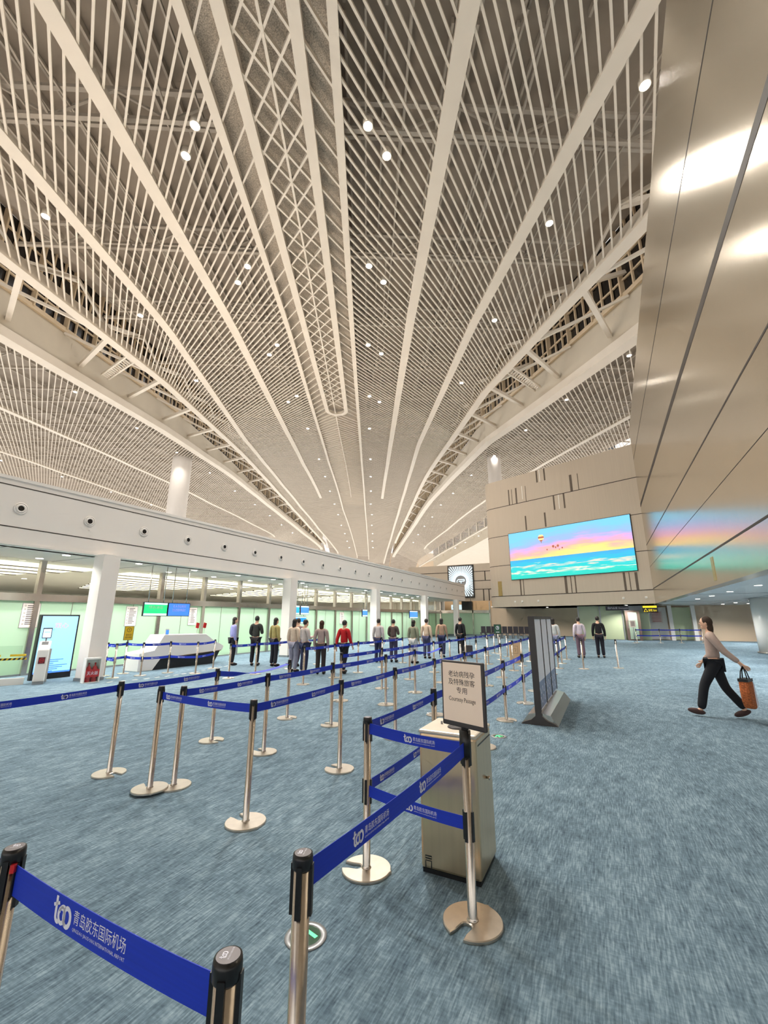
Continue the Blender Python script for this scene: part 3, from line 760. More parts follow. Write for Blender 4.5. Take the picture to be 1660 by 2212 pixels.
mb = MB().bx(-1.62, 1.62, -.028, -.022, -1.98, 1.98); mb.build('screen_face', M['grey'], fs)
mb = MB(); tf = lambda x, y: (x, -.045, y)
put_stroke(mb, [(.5, .22), (-.35, .22), (-.5, .05), (-.5, -.15)], .1, tf); put_stroke(mb, [(.5, 0), (-.25, 0)], .1, tf); put_stroke(mb, [(.05, 0), (.05, -.28)], .1, tf); put_stroke(mb, [(.5, .22), (.5, .0)], .1, tf)
mb.build('emblem', M['wht_scr'], fs)
hb = thing('hanging_sign_box', 'black box sign hung at the far end of the fascia, lit white panel beside it', 'sign', (-12.9, 44.8, 2.7))
MB().bx(-.55, .55, -.15, .15, -.2, .7).build('sign_body', M['black'], hb); MB().bx(-1.7, -.55, -.12, .12, -.15, .35).build('light_panel', M['wht_scr'], hb); MB().tube([(-.4, 0, .7), (-.4, 0, 2.4)], .03).tube([(.4, 0, .7), (.4, 0, 2.4)], .03).build('hanger', M['grey'], hb)
mb = MB(); tf = lambda x, y: (x, -.125, y)
put_text(mb, 'C', .35, tf, -1.45, -.02, 'c'); put_text(mb, '7', .35, tf, -.95, -.02, 'c'); mb.build('lettering', M['ink'], hb)

# back walls under the overhang
wb = sempty('wall_back')
MB().bx(-10.7, -2.0, 45.5, 46, 0, 2.66).build('beige_panel', M['beigewall'], wb)
MB().bx(-22, -10.7, 45.5, 45.6, 0.03, 2.2).build('frosted_pane', M['frost'], wb)
mb = MB()
for x in frange(-21.5, -10.7, 1.8): mb.bx(x - .06, x + .06, 45.4, 45.55, 0, 3.4)
mb.bx(-22, -10.7, 45.4, 45.55, 2.2, 2.5); mb.build('mullion', M['steel'], wb)
MB().bx(-22, -10.7, 46.4, 46.6, 2.5, 3.5).build('upper_panel', M['beige'], wb)
MB().bx(-2, 3.0, 39.6, 39.7, .03, 2.62).build('glass_pane', mat('green_glass_wall', rgb(196, 208, 170), .25, noise=.05, scale=.7), wb)
mb = MB()
for x in (-2.0, -.4, 1.2): mb.bx(x - .04, x + .04, 39.5, 39.6, 0, 2.62)
mb.build('mullion', M['grey'], wb)
MB().bx(3.0, 18, 41.2, 41.4, 0, 2.66).build('beige_panel', M['beigewall'], wb)
MB().bx(4.6, 5.9, 41.05, 41.2, .05, 2.5).build('glass_pane', bpy.data.materials['green_glass_wall'], wb)
for x in (2.7, 4.5, 6.0): struct(MB().bx(x - .13, x + .13, 40.4, 40.7, 0, 2.64).build('trim_post', M['whitegloss']))
dr = struct(MB().bx(1.35, 2.35, 38.9, 39.1, 0.0, 2.25).build('door_1', mat('dark_door', rgb(106, 88, 78), .4, noise=.05, scale=2)))
MB().bx(1.55, 2.15, 38.86, 38.9, .1, 2.1).build('door_glass', M['frost'], dr); MB().bx(1.45, 1.5, 38.8, 38.86, .9, 1.5).build('door_handle', M['steel'], dr)
MB().bx(1.2, 2.5, 38.85, 39.15, 2.25, 2.6).build('door_head', M['grey'], dr)
wp = thing('poster_panel', 'white wall panel with a printed pinkish notice right of the far door', 'panel', (3.55, 40.9, 0))
MB().bx(-.75, .75, -.05, .05, .05, 2.5).build('panel_board', M['whitegloss'], wp); MB().bx(-.35, .45, -.08, -.05, 1.3, 2.2).build('printed_notice', M['paper'], wp)
mb = MB()
for i in range(7): mb.bx(-.25, .35, -.085, -.08, 1.4 + i * .11, 1.43 + i * .11)
mb.build('lettering', M['red'], wp)
# hanging direction signs under the overhang
hs = thing('hanging_sign', 'dark blue direction sign hung under the screen wall soffit', 'sign', (.8, 36.2, 2.38), math.radians(-14))
MB().bx(-.75, .75, -.05, .05, -.16, .14).build('sign_body', mat('navy_sign', rgb(40, 40, 58), .4, noise=.05, scale=5), hs); MB().tube([(-.5, 0, .14), (-.5, 0, .26)], .015).tube([(.5, 0, .14), (.5, 0, .26)], .015).build('hanger', M['grey'], hs)
mb = MB(); put_text(mb, '国内出发 Domestic', .17, lambda x, y: (x, -.056, y), -.6, -.06); mb.build('lettering', M['beltprint'], hs)
hs = thing('hanging_sign', 'glowing yellow and black direction sign under the low soffit corner', 'sign', (2.80, 35.2, 2.32), math.radians(-14))
MB().bx(-.45, .45, -.06, .06, -.28, .2).build('sign_body', M['black'], hs); MB().tube([(-.3, 0, .2), (-.3, 0, .3)], .015).tube([(.3, 0, .2), (.3, 0, .3)], .015).build('hanger', M['grey'], hs)
mb = MB().bx(-.42, .42, -.066, -.06, .04, .17); put_stroke(mb, [(-.38, -.22), (-.26, -.02), (-.14, -.22), (-.38, -.22)], .04, lambda x, y: (x, -.066, y)); put_text(mb, '安检 Exit', .19, lambda x, y: (x, -.066, y), -.1, -.2, width=.5); mb.build('lettering', M['yel_glow'], hs)
ps = thing('paper_sign', 'small white paper sign on a stand before the far dark door', 'sign', (1.62, 35.1, 0))
MB().tube([(0, 0, .02), (0, 0, 1.3)], .025).build('pole', M['grey'], ps); MB().lathe([(.16, 0), (.16, .015), (.03, .025)], 18).build('base', M['basesteel'], ps); MB().bx(-.17, .17, -.03, -.015, 1.05, 1.5).build('sign_face', M['paper'], ps)
mb = MB()
for i in range(4): mb.bx(-.11, .11, -.034, -.03, 1.15 + i * .08, 1.18 + i * .08)
mb.build('printed_lines', M['ink'], ps)
# white column under the right overhang
c = MB().lathe([(.75, 0.06), (.75, 2.62)], 32).build('trim_white_column', M['whitegloss']); c.location = (7.25, 27.6, 0); struct(c)
MB().lathe([(.82, 0.0), (.82, .06)], 32).build('column_foot', M['steel'], c)

# ------------------------------------------------------------------ barrier posts and belts
BH = 0.94
def base_outline(r=.165, inset=0.0):
    P = []; r -= inset; nw = .032 + inset; n = 56
    a0 = math.asin(min(.99, nw / r)) * 1.25
    for i in range(n + 1):
        t = a0 + (2 * PI - 2 * a0) * i / n; rr = r
        d = abs(math.degrees(t) - 180)
        if d < 5: rr = r + .008
        P.append((rr * math.cos(t), rr * math.sin(t)))
    e = .052 - inset
    P.append((r * .72, -nw)); P.append((e + .012, -nw))
    for i in range(1, 6):
        t = -PI / 2 - PI * i / 6; P.append((e + .012 + nw * .8 * math.cos(t), nw * math.sin(t)))
    P.append((e + .012, nw)); P.append((r * .72, nw)); return P
def mesh_base():
    mb = MB(); o = base_outline(); i1 = base_outline(inset=.004); n = len(o)
    V = [(x, y, 0.0) for x, y in o] + [(x, y, .012) for x, y in o] + [(x, y, .017) for x, y in i1]
    F = [tuple(range(n))[::-1]]
    for k in range(2): F += [(k * n + i, k * n + (i + 1) % n, (k + 1) * n + (i + 1) % n, (k + 1) * n + i) for i in range(n)]
    F.append(tuple(2 * n + i for i in range(n))); mb.add(V, F); return mb
def slot_strip(mb, ang, z0, z1, r=.0275, w=.017):
    c, s = math.cos(ang), math.sin(ang); P = []
    for z in (z0, z1):
        for (d, t) in ((r - .006, -w / 2), (r + .006, -w / 2), (r + .006, w / 2), (r - .006, w / 2)): P.append((c * d - s * t, s * d + c * t, z))
    mb.add(P, [(3, 2, 1, 0), (4, 5, 6, 7), (0, 1, 5, 4), (1, 2, 6, 5), (2, 3, 7, 6), (3, 0, 4, 7)])
PROTO = {}
def post(x, y, label, group, double=False, rot=0.0, detail=True):
    key = double
    if key not in PROTO:
        t = thing('barrier_post', label, 'barrier post', (x, y, 0), rot, group)
        mesh_base().build('base', M['basesteel'], t)
        MB().lathe([(.034, .016), (.03, .022), (.026, .03), (.026, .905)], 20).build('pole', M['steel'], t)
        cp = MB().lathe([(.0275, .90), (.031, .905), (.031, .93), (.029, .94), (.0, .9405)], 24).build('cap', M['black'], t)
        mbl = MB().lathe([(.0, .9412), (.025, .9412), (.025, .9402)], 24, smooth=False); mbl.build('cap_disc', M['capgrey'], cp)
        ml = MB(); tf = lambda u, v: (u, v, .9416); put_logo(ml, tf, -.011, .002, .014)
        put_text(ml, '青岛胶东国际机场', .0045, tf, -.013, -.006); ml.build('cap_logo', M['beltprint'], cp)
        mb = MB()
        for k in range(4): slot_strip(mb, k * PI / 2, .785, .915)
        mb.build('belt_cassette', M['black'], t)
        if double:
            mb = MB()
            for k in range(4): slot_strip(mb, k * PI / 2, .395, .545)
            mb.build('belt_cassette', M['black'], t)
        PROTO[key] = t; return t
    t = copy_tree(PROTO[key]); t.location = (x, y, 0); t.rotation_euler.z = rot; t['label'] = label; t['group'] = group
    return t
def beltmap(A, B, ztop, h, sag, twist=0.0):
    A, B = Vector((*A, 0)), Vector((*B, 0)); d = (B - A); L = d.length; d.normalize(); n = Vector((d.y, -d.x, 0))
    def tf(u, v, off=0.0):     # u in metres from A, v height above the belt's lower edge
        t = u / L; zc = ztop - h / 2 - sag * 4 * t * (1 - t); a = 0.0
        if twist:
            a = twist * min(1, max(0, (t - .12) / .3))
        vv = v - h / 2
        p = A + d * u; ca, sa = math.cos(a), math.sin(a)
        q = p + n * (vv * sa + off * ca); return Vector((q.x, q.y, zc + vv * ca - off * sa))
    return tf, L, n
def belt(A, B, label, group, ztop=.905, h=.07, sag=.012, prints=(.17, .62), twist=0.0, r=.03, mat_='belt', pk=1.0):
    """flat printed webbing between two posts; readable from the camera's side"""
    A = Vector(A); B = Vector(B)
    d = (B - A).normalized(); A2 = A + d * r; B2 = B - d * r
    n = Vector((d.y, -d.x)); mid = (A2 + B2) / 2
    if n.dot(-mid) < 0: A2, B2 = B2, A2      # so that the print reads left to right for someone at the camera
    org = Vector((A2.x, A2.y, 0)); ang = math.atan2(B2.y - A2.y, B2.x - A2.x)
    tf, L, nn = beltmap((0, 0), ((B2 - A2).length, 0), ztop, h, sag, twist)
    t = thing('barrier_belt', label, 'belt', org, ang, group)
    mb = MB(); N = 14 if not twist else 28; V = []; F = []
    for i in range(N + 1):
        for (v, o) in ((0, -.001), (h, -.001), (h, .001), (0, .001)): V.append(tf(L * i / N, v, o))
    for i in range(N):
        for k in range(4): a = 4 * i + k; b = 4 * i + (k + 1) % 4; F.append((a, a + 4, b + 4, b))
    F += [(0, 1, 2, 3), (4 * N + 3, 4 * N + 2, 4 * N + 1, 4 * N)]
    mb.add(V, F); mb.build('webbing', M[mat_], t)
    for u in (-.012, L - .004):
        c = MB(); c.add([tf(u, -.004, -.006), tf(u + .016, -.004, -.006), tf(u + .016, h + .004, -.006), tf(u, h + .004, -.006), tf(u, -.004, .006), tf(u + .016, -.004, .006), tf(u + .016, h + .004, .006), tf(u, h + .004, .006)], [(0, 3, 2, 1), (4, 5, 6, 7), (0, 1, 5, 4), (2, 3, 7, 6), (0, 4, 7, 3), (1, 2, 6, 5)])
        c.build('belt_clip', M['black'], t)
    if prints:
        ml = MB()
        for fr in prints:
            u0 = fr * L
            tg = lambda a, b, u0=u0: tf(u0 + a, b, .0016)
            k = h / .07 * pk; tg = lambda a, b, u0=u0: tf(u0 + a, b - (pk - 1) * .03, .0016)
            put_logo(ml, tg, 0, .013 * k, .045 * k)
            put_text(ml, '青岛胶东国际机场', .026 * k, tg, .074 * k, .030 * k, width=.172 * k, res=1)
            put_text(ml, 'QINGDAO JIAODONG INTERNATIONAL AIRPORT', .0085 * k, tg, .074 * k, .0165 * k, width=.172 * k, res=1)
        ml.build('lettering', M['beltprint'], t)
    return t

YA = [2.92, 4.36, 6.05, 7.72, 9.36, 11.0, 12.7, 14.5, 16.2, 18.0, 19.8]
YB = [3.06, 4.48, 5.93, 7.57, 9.4, 11.27, 13.0, 14.85, 16.44, 18.3, 20.1]
YC = [3.2, 4.57, 6.13, 7.99, 9.54, 11.3, 13.1, 14.8, 16.5, 18.5, 20.0]
YD = [1.75, 3.24, 4.65, 6.2, 7.92, 9.7, 11.47, 13.3, 15.0, 16.8, 18.5, 20.2, 21.8]
ROWD = {'A': (-1.63, YA, 'row beside the cabinet'), 'B': (-2.83, YB, 'second row left of the cabinet'), 'C': (-4.03, YC, 'third row left of the cabinet'), 'D': (-5.0, YD, 'fourth row left of the cabinet')}
rots = {('A', 0): 3.35, ('A', 1): 1.0, ('A', 3): -.4, ('B', 0): 2.9, ('B', 1): 3.0, ('B', 2): .5, ('C', 1): 3.0, ('C', 2): 3.1, ('D', 1): 0.0, ('D', 2): .1, ('D', 3): 0.0}
for rk, (x, Y, rn) in ROWD.items():
    for i, y in enumerate(Y):
        if rk == 'C' and i == 0: continue
        xx = x + (0.02 * math.sin(3.1 * i + ord(rk)))
        post(xx, y, 'steel post, %s from the front in the %s' % (ORD[i], rn), 'posts of the ' + rn, rk == 'A', rots.get((rk, i), 1.1 * i))
    for i in range(len(Y) - 1):
        a, b = (x, Y[i]), (x, Y[i + 1])
        tw = 0
        if rk == 'C' and i in (4,): tw = 1.75
        if rk == 'C' and i > 4: continue
        if rk == 'D' and i == 2: tw = 1.75
        if rk == 'D' and i in (3,): continue
        if rk == 'B' and i == 3 and False: continue
        if rk == 'C' and i == 0: a = (-4.05, 3.32)
        belt(a, b, 'blue belt from the %s post in the %s' % (ORD[i], rn), 'upper belts of the ' + rn, prints=None if tw else (.14, .60), twist=tw, sag=.06 if tw else .01)
        if rk == 'A':
            belt(a, b, 'lower blue belt from the %s post in the %s' % (ORD[i], rn), 'lower belts of the ' + rn, ztop=.52, prints=(.14, .60))
# post pair standing together at the head of the third row
pq = post(-4.15, 3.13, 'steel barrier post, left one of the close pair with overlapping bases', 'paired posts', False, 2.6); pq.location.z = .0175
post(-4.05, 3.32, 'steel barrier post, right one of the close pair with overlapping bases', 'paired posts', False, 2.9)
belt((-4.15, 3.13), (-2.83, 3.06), 'dark blue belt crossing from the close pair of posts to the next row', 'cross belts', prints=(.05, .55))
# near posts
S8 = (-.84, 2.74)
post(*S8, 'steel barrier post in front of the cabinet carrying the courtesy sign', 'near posts', True, math.radians(254))
post(-.90, 1.23, 'steel barrier post at the bottom centre with a belt leaving its head to the right', 'near posts', False, 1.9)
post(-1.72, .85, 'steel barrier post cut by the left picture edge, red catch under its cap', 'near posts', False, .6)
post(-.79, .83, 'steel barrier post nearest the camera, only its head and upper pole showing', 'near posts', False, 2.0)
post(-3.2, .75, 'steel barrier post just outside the picture on the lower left', 'near posts', False, 2.0)
rc = tag(MB().box((0, 0, 0), (.012, .014, .022)).build('release_catch', M['red']), 'small red catch on the head of the post at the left picture edge', 'catch')
rc.parent = [o for o in COL.objects if o.name.startswith('barrier_post') and 'red catch' in o.get('label', '')][0]
rc.location = (.033 * math.cos(-.9), .033 * math.sin(-.9), .895)
for k in ('label', 'category'): del rc[k]
belt((-1.63, 2.92), S8, 'upper blue belt from the cabinet row to the sign post', 'belts round the cabinet', prints=(.42,))
belt((-1.63, 2.92), S8, 'lower blue belt crossing the front of the metal cabinet', 'belts round the cabinet', ztop=.51, prints=(.42,))
belt(S8, (-.90, 1.23), 'bright blue belt sloping from the sign post down to the bottom centre post', 'near belts', prints=(.17, .56), ztop=.91, h=.076)
belt((-1.72, .85), (-.79, .83), 'blue belt across the lower left corner between the two nearest posts', 'near belts', prints=(.27,), ztop=.90, h=.078, pk=1.2)
belt((-3.2, .75), (-1.72, .85), 'blue belt leaving the picture at the left edge', 'near belts', prints=None, ztop=.90)

# more lanes further left
for rk, x, Y, rn in (('E', -7.07, [9.37, 10.8, 12.14, 13.8, 15.5], 'lane row in front of the queue'), ('F', -9.65, [9.35, 10.4, 12.0, 13.6], 'leftmost lane row by the queue')):
    for i, y in enumerate(Y): post(x, y, 'steel post, %s from the front in the %s' % (ORD[i], rn), 'posts of the ' + rn, False, 1.3 * i)
    for i in range(len(Y) - 1): belt((x, Y[i]), (x, Y[i + 1]), 'blue belt from the %s post in the %s' % (ORD[i], rn), 'belts of the ' + rn)
# double belted lane before the reception desk
LP = [(-13.0, 8.0), (-12.55, 7.85), (-12.45, 8.6), (-12.25, 9.4), (-11.5, 9.7), (-11.95, 10.9)]
LP = [(-13.27, 8.05), (-12.6, 7.9), (-12.42, 8.6), (-12.3, 9.42), (-11.35, 9.65), (-12.0, 10.9)]
for i, p in enumerate(LP): post(*p, 'steel double belt post, %s from the left in front of the white desk' % ORD[i], 'posts before the white desk', True, i)
post(-13.33, 8.67, 'steel post carrying the yellow sign left of the white desk', 'posts before the white desk', True, 1)
LB = [((-13.27, 8.05), (-12.6, 7.9)), ((-13.27, 8.05), (-13.33, 8.67)), ((-13.33, 8.67), (-12.42, 8.6)), ((-12.42, 8.6), (-12.3, 9.42)), ((-12.3, 9.42), (-11.35, 9.65)), ((-11.35, 9.65), (-12.0, 10.9))]
for i, (a, b) in enumerate(LB):
    belt(a, b, 'upper blue belt before the white desk, %s span from the left' % ORD[i], 'upper belts before the white desk', prints=(.3,))
    belt(a, b, 'lower blue belt before the white desk, %s span from the left' % ORD[i], 'lower belts before the white desk', ztop=.52, prints=(.3,))
# belts far under the overhang
RP = [(1.77, 35.5), (3.2, 35.9), (4.47, 36.5), (5.7, 36.6)]
for i, p in enumerate(RP): post(*p, 'distant double belt post under the right overhang, %s from the left' % ORD[i], 'distant posts under the overhang', True, i)
for i in range(3):
    belt(RP[i], RP[i + 1], 'upper dark belt under the right overhang, %s span from the left' % ORD[i], 'distant upper belts', prints=None)
    belt(RP[i], RP[i + 1], 'lower dark belt under the right overhang, %s span from the left' % ORD[i], 'distant lower belts', ztop=.52, prints=None)
for i, (x, y) in enumerate(((-.84, 16.4), (.2, 17.2))):
    post(x, y, 'steel barrier post behind the display boards, %s one' % ('nearer', 'farther')[i], 'posts behind the display boards', False, i)

# ------------------------------------------------------------------ courtesy sign on the post
cs_ = thing('courtesy_sign', 'cream sign in a black frame with Chinese lines and the words Courtesy Passage', 'sign', (S8[0], S8[1], .985), RZU)
MB().bx(-.165, .165, -.012, .012, 0, .385).build('sign_frame', M['charcoal'], cs_, bevel=.008)
MB().bx(-.150, .150, -.0135, -.012, .03, .372).build('sign_face', mat('sign_cream', rgb(252, 230, 210), .35, noise=.01, scale=3), cs_)
mb = MB(); tf = lambda x, y: (x, -.0142, y)
for i, tx in enumerate(('老幼病残孕', '及特殊旅客', '专用')):
    V, F, w = text2d(tx, 1.0); put_text(mb, tx, .040, tf, 0, .292 - i * .047, 'c', width=.205 if i < 2 else .082)
put_text(mb, 'Courtesy Passage', .036, tf, 0, .148, 'c', width=.205); mb.build('lettering', M['ink'], cs_)
MB().bx(-.02, .02, -.008, .008, -.03, .0).build('sign_neck', M['black'], cs_)
MB().lathe([(.0315, -.155), (.034, -.155), (.034, -.012), (.02, -.01), (.0, -.01)], 20).build('sign_socket', M['black'], cs_)

# ------------------------------------------------------------------ steel cabinet
cb = thing('waste_cabinet', 'brushed steel cabinet standing behind the courtesy sign post', 'cabinet', (-1.075, 3.275, 0))
cb_body = MB().bx(-.205, .205, -.205, .205, .025, .845).build('body', M['cabsteel'], cb, bevel=.018)
MB().bx(-.195, .195, -.195, .195, 0, .025).build('plinth', M['black'], cb)
MB().bx(-.208, .208, -.208, .208, .838, .866).build('top_panel', mat('cabinet_top', rgb(222, 212, 196), .4, .5, noise=.03, scale=12), cb, bevel=.012)
MB().lathe([(.075, .867), (.0745, .871), (.0, .8712)], 28).build('top_opening', M['ink'], cb).location = (.03, -.03, 0)
MB().lathe([(.008, .866), (.008, .884), (.0, .885)], 12).build('key_stud', M['grey'], cb).location = (-.11, .02, 0)
MB().bx(.2055, .2075, -.16, .18, .79, .797).build('side_slot', M['black'], cb)
MB().bx(-.12, .06, -.2075, -.2055, .80, .815).build('front_slot', M['black'], cb)
hd = MB().lathe([(.008, 0), (.008, .012), (.014, .016), (.014, .024), (0, .026)], 14); hd.v = [tuple(Matrix.Rotation(PI / 2, 4, 'Y') @ Vector(v)) for v in hd.v]
hd.build('door_knob', M['steel'], cb).location = (.205, .03, .55)
mb = MB(); tf = lambda x, y: (x, -.2065, y)
for p in ([(-.17, .035), (-.17, .075), (-.13, .075), (-.13, .035)], [(-.172, .088), (-.128, .088), (-.128, .102), (-.172, .102), (-.172, .088)]): put_stroke(mb, p, .007, tf)
mb.build('bin_pictogram', M['black'], cb)

# ------------------------------------------------------------------ exit lights in the floor
def floor_light(x, y, label, rz):
    t = thing('floor_exit_light', label, 'floor light', (x, y, 0), rz, 'exit lights in the carpet')
    MB().lathe([(.078, .001), (.112, .001), (.110, .006), (.080, .007), (.078, .003)], 36, cap=False).build('rim', M['grey'], t)
    MB().lathe([(.08, .001), (.08, .004), (0, .0042)], 32, smooth=False).build('green_disc', M['grn_dark'], t)
    mb = MB(); tf = lambda a, b: (a, b, .005)
    mb.add([tf(-.05, -.012), tf(.05, -.012), tf(.05, .012), tf(-.05, .012)], [(0, 1, 2, 3)])
    put_stroke(mb, [(-.02, .055), (.045, .0), (.045, -.0)], .022, tf); put_stroke(mb, [(-.02, -.055), (.045, 0.0)], .022, tf)
    mb.build('running_arrow', M['grn_glow'], t); return t
floor_light(-1.6, 2.24, 'green floor exit light in a steel ring behind the bottom centre post', 2.2)
floor_light(-1.55, 6.67, 'green floor exit light on the carpet beyond the metal cabinet', 2.2)
floor_light(-13.9, 7.0, 'floor exit light by the ticket gates', 2.2) if False else None

# ------------------------------------------------------------------ row of display boards on a rounded foot
db = thing('display_board', 'long dark edged display board on a flared metal foot beside the lanes', 'display board', (-1.12, 7.62, 0))
prof = [(-.28, 0), (-.24, .03), (-.12, .07), (-.05, .13), (-.045, .2), (.045, .2), (.05, .13), (.12, .07), (.24, .03), (.28, 0)]
mb = MB(); mb.prism(prof, 0.0, .035, lambda x, y, z: (x, z, y)); mb.bx(-.05, .05, 0, .035, .2, 1.66); mb.build('end_frame', M['charcoal'], db)
ft = MB(); fp = [(.28, 0), (.24, .05), (.17, .14), (.05, .17), (-.05, .17), (-.17, .14), (-.24, .05), (-.28, 0)]
ft.prism(fp, .035, 2.6, lambda x, y, z: (x, z, y)); ft.build('foot', M['steel'], db)
pm = mat('board_print', rgb(232, 238, 250), .5, noise=.06, scale=2); pw = mat('board_wave', rgb(120, 138, 178), .4, noise=.25, scale=9)
for k in range(3):
    y0 = .05 + k * .85
    MB().bx(-.03, .035, y0, y0 + .8, .2, 1.62).build('print_panel', pm, db)
    MB().bx(.035, .038, y0 + .02, y0 + .78, .22, .62).build('wave_print', pw, db)
    mb = MB(); 
    for j in range(2): put_stroke(mb, [(y0 + .04 + .72 * i / 16, .34 + j * .14 + .05 * math.sin(i * .9 + j)) for i in range(17)], .02, lambda a, b: (.0395, a, b))
    mb.build('wave_line', M['beltprint'], db)
    MB().bx(-.045, .045, y0 + .8, y0 + .85, .2, 1.64).build('divider', M['charcoal'], db)
MB().bx(-.05, .05, 0.035, 2.6, 1.62, 1.67).build('top_rail', M['charcoal'], db)

# ------------------------------------------------------------------ ticket gates, notices, desk, screens on the left
def gate(x, y, label, rz):
    t = thing('ticket_gate', label, 'gate', (x, y, 0), rz, 'white ticket gates')
    mb = MB(); mb.prism([(-.55, 0.06), (.12, .06), (.12, .84), (.02, .95), (-.16, 1.04), (-.55, 1.04)], -.12, .12, lambda a, b, c: (a, c, b)); mb.build('body', M['whitegloss'], t, bevel=.02)
    MB().bx(-.55, .12, -.115, .115, 0, .06).build('plinth', M['grey'], t)
    p = MB().bx(-.07, .06, -.07, .07, -.005, .005).build('reader', M['charcoal'], t); p.location = (-.06, 0, 1.0); p.rotation_euler.y = math.radians(27)
    MB().bx(.121, .125, -.07, .07, .50, .66).build('red_panel', mat('red_black', rgb(96, 28, 34), .4, noise=.1, scale=20), t)
    mb = MB(); put_stroke(mb, arc(0, .58, .045, .045, 0, 360, 18), .012, lambda a, b: (.127, a, b)); put_stroke(mb, [(-.03, .58), (.03, .58)], .014, lambda a, b: (.127, a, b)); mb.build('no_entry_mark', M['red'], t)
    MB().tube([(-.2, 0, 1.04), (-.2, 0, 1.14)], .018).build('tablet_arm', M['grey'], t)
    b = MB().bx(-.012, .012, -.10, .10, 0, .27).build('tablet', M['charcoal'], t, bevel=.006); b.location = (-.18, 0, 1.12)
    MB().bx(.0122, .014, -.085, .085, .02, .24).build('tablet_screen', M['wht_scr'], b)
    MB().bx(.0142, .015, -.06, .06, .15, .165).build('tablet_lines', M['cya_scr'], b)
    MB().bx(-.3, -.2, .12, .16, .02, .85).build('gate_post', M['steel'], t)
    return t
gate(-13.25, 6.38, 'white ticket gate with tablet left of the big column', math.radians(-28))
gate(-13.95, 5.15, 'white ticket gate half cut by the left picture edge', math.radians(-28))
MB_ = MB()
tp = thing('gate_barrier', 'yellow and black striped bar with glass leaf closing the ticket gates', 'barrier', (-13.72, 5.78, 0), math.radians(62))
MB().bx(-.30, .30, -.008, .008, .18, .95).build('glass_leaf', M['glass'], tp)
mb = MB()
for i in range(9): mb.add([(-.42 + i * .093, -.012, .60), (-.42 + i * .093 + .05, -.012, .60), (-.42 + i * .093 + .085, -.012, .65), (-.42 + i * .093 + .035, -.012, .65)], [(0, 1, 2, 3)])
MB().bx(-.42, .42, -.011, .011, .60, .65).build('stripe_band', M['yellow'], tp); mb.build('black_stripes', M['black'], tp)
MB().bx(-.42, -.1, -.012, .012, .69, .74).bx(.08, .40, -.012, .012, .69, .74).build('yellow_tag', M['yellow'], tp)
MB().bx(-.45, .45, -.05, .05, 0, .16).build('lower_box', M['whitegloss'], tp)
gc = thing('gate_cabinet', 'grey cabinet edge at the left picture border below the ticket gates', 'cabinet', (-12.85, 4.75, 0))
MB().bx(-.25, .25, -.45, .45, .05, .72).build('body', M['grey'], gc, bevel=.01); MB().bx(.25, .27, -.3, .3, .62, .64).build('handle', M['steel'], gc); MB().bx(-.24, .24, -.44, .44, 0, .05).build('plinth', M['black'], gc)
# blue advertising totem
ad = thing('advertising_screen', 'tall glowing pale blue advertising screen behind the ticket gates', 'screen', (-14.1, 7.05, 0), PI / 2)
MB().bx(-.5, .5, -.06, .06, .0, 1.74).build('case', M['black'], ad)
adm = mat('ad_blue', rgb(150, 204, 246), .3, emit=rgb(150, 206, 248), estr=.85, noise=.0)
MB().bx(-.46, .46, -.065, -.06, .16, 1.70).build('screen_face', adm, ad)
mb = MB()
for i in range(7): mb.bx(-.42 + .1 * (i % 3), .1 + .12 * (i % 4) - .1, -.069, -.066, .2 + i * .05, .22 + i * .05)
mb.bx(-.46, .46, -.068, -.066, .16, .2); mb.build('pictured_waves', M['blu_scr'], ad)
mb = MB(); tf = lambda x, y: (x, -.069, y); put_text(mb, '双心', .16, tf, .05, 1.38, 'c', width=.36); mb.build('headline', mat('pink_print', rgb(226, 150, 190), .4, emit=rgb(230, 160, 200), estr=.7), ad)
mb = MB(); put_text(mb, '时刻在心', .07, tf, -.38, 1.31); mb.build('lettering', M['blu_scr'], ad)
# notices on the glass
def notice(y, z0, z1, w, label):
    t = thing('wall_notice', label, 'notice', (XG + .03, y, z0), PI / 2, 'notices on the frosted glass')
    h = z1 - z0
    MB().bx(-w / 2, w / 2, -.012, 0, 0, h).build('board', M['paper'], t)
    mb = MB(); mb.bx(-w / 2, w / 2, -.014, -.012, 0, .012).bx(-w / 2, w / 2, -.014, -.012, h - .012, h).bx(-w / 2, -w / 2 + .012, -.014, -.012, 0, h).bx(w / 2 - .012, w / 2, -.014, -.012, 0, h); mb.build('border', M['grey'], t)
    mb = MB(); n = 11; random.seed(int(y * 10))
    for i in range(n):
        zz = h - .09 - i * (h - .14) / n; l = w * (.3 + .3 * random.random())
        mb.bx(-w * .22, -w * .22 + l, -.0145, -.0125, zz, zz + .02)
        if i % 2 == 0: put_stroke(mb, arc(-w * .33, zz + .01, .018, .018, 0, 360, 8), .008, lambda a, b: (a, -.0145, b))
    mb.build('printed_lines', M['ink'], t)
notice(6.95, 1.36, 2.09, .48, 'grey printed notice on the frosted glass above the ticket gates')
notice(10.12, 1.36, 2.07, .44, 'printed notice on the glass left of the two hanging screens')
notice(12.8, 1.36, 2.09, .42, 'printed notice on the glass right of the two hanging screens')
notice(24.5, 1.3, 2.05, .5, 'printed notice on the distant glass beside the third column')
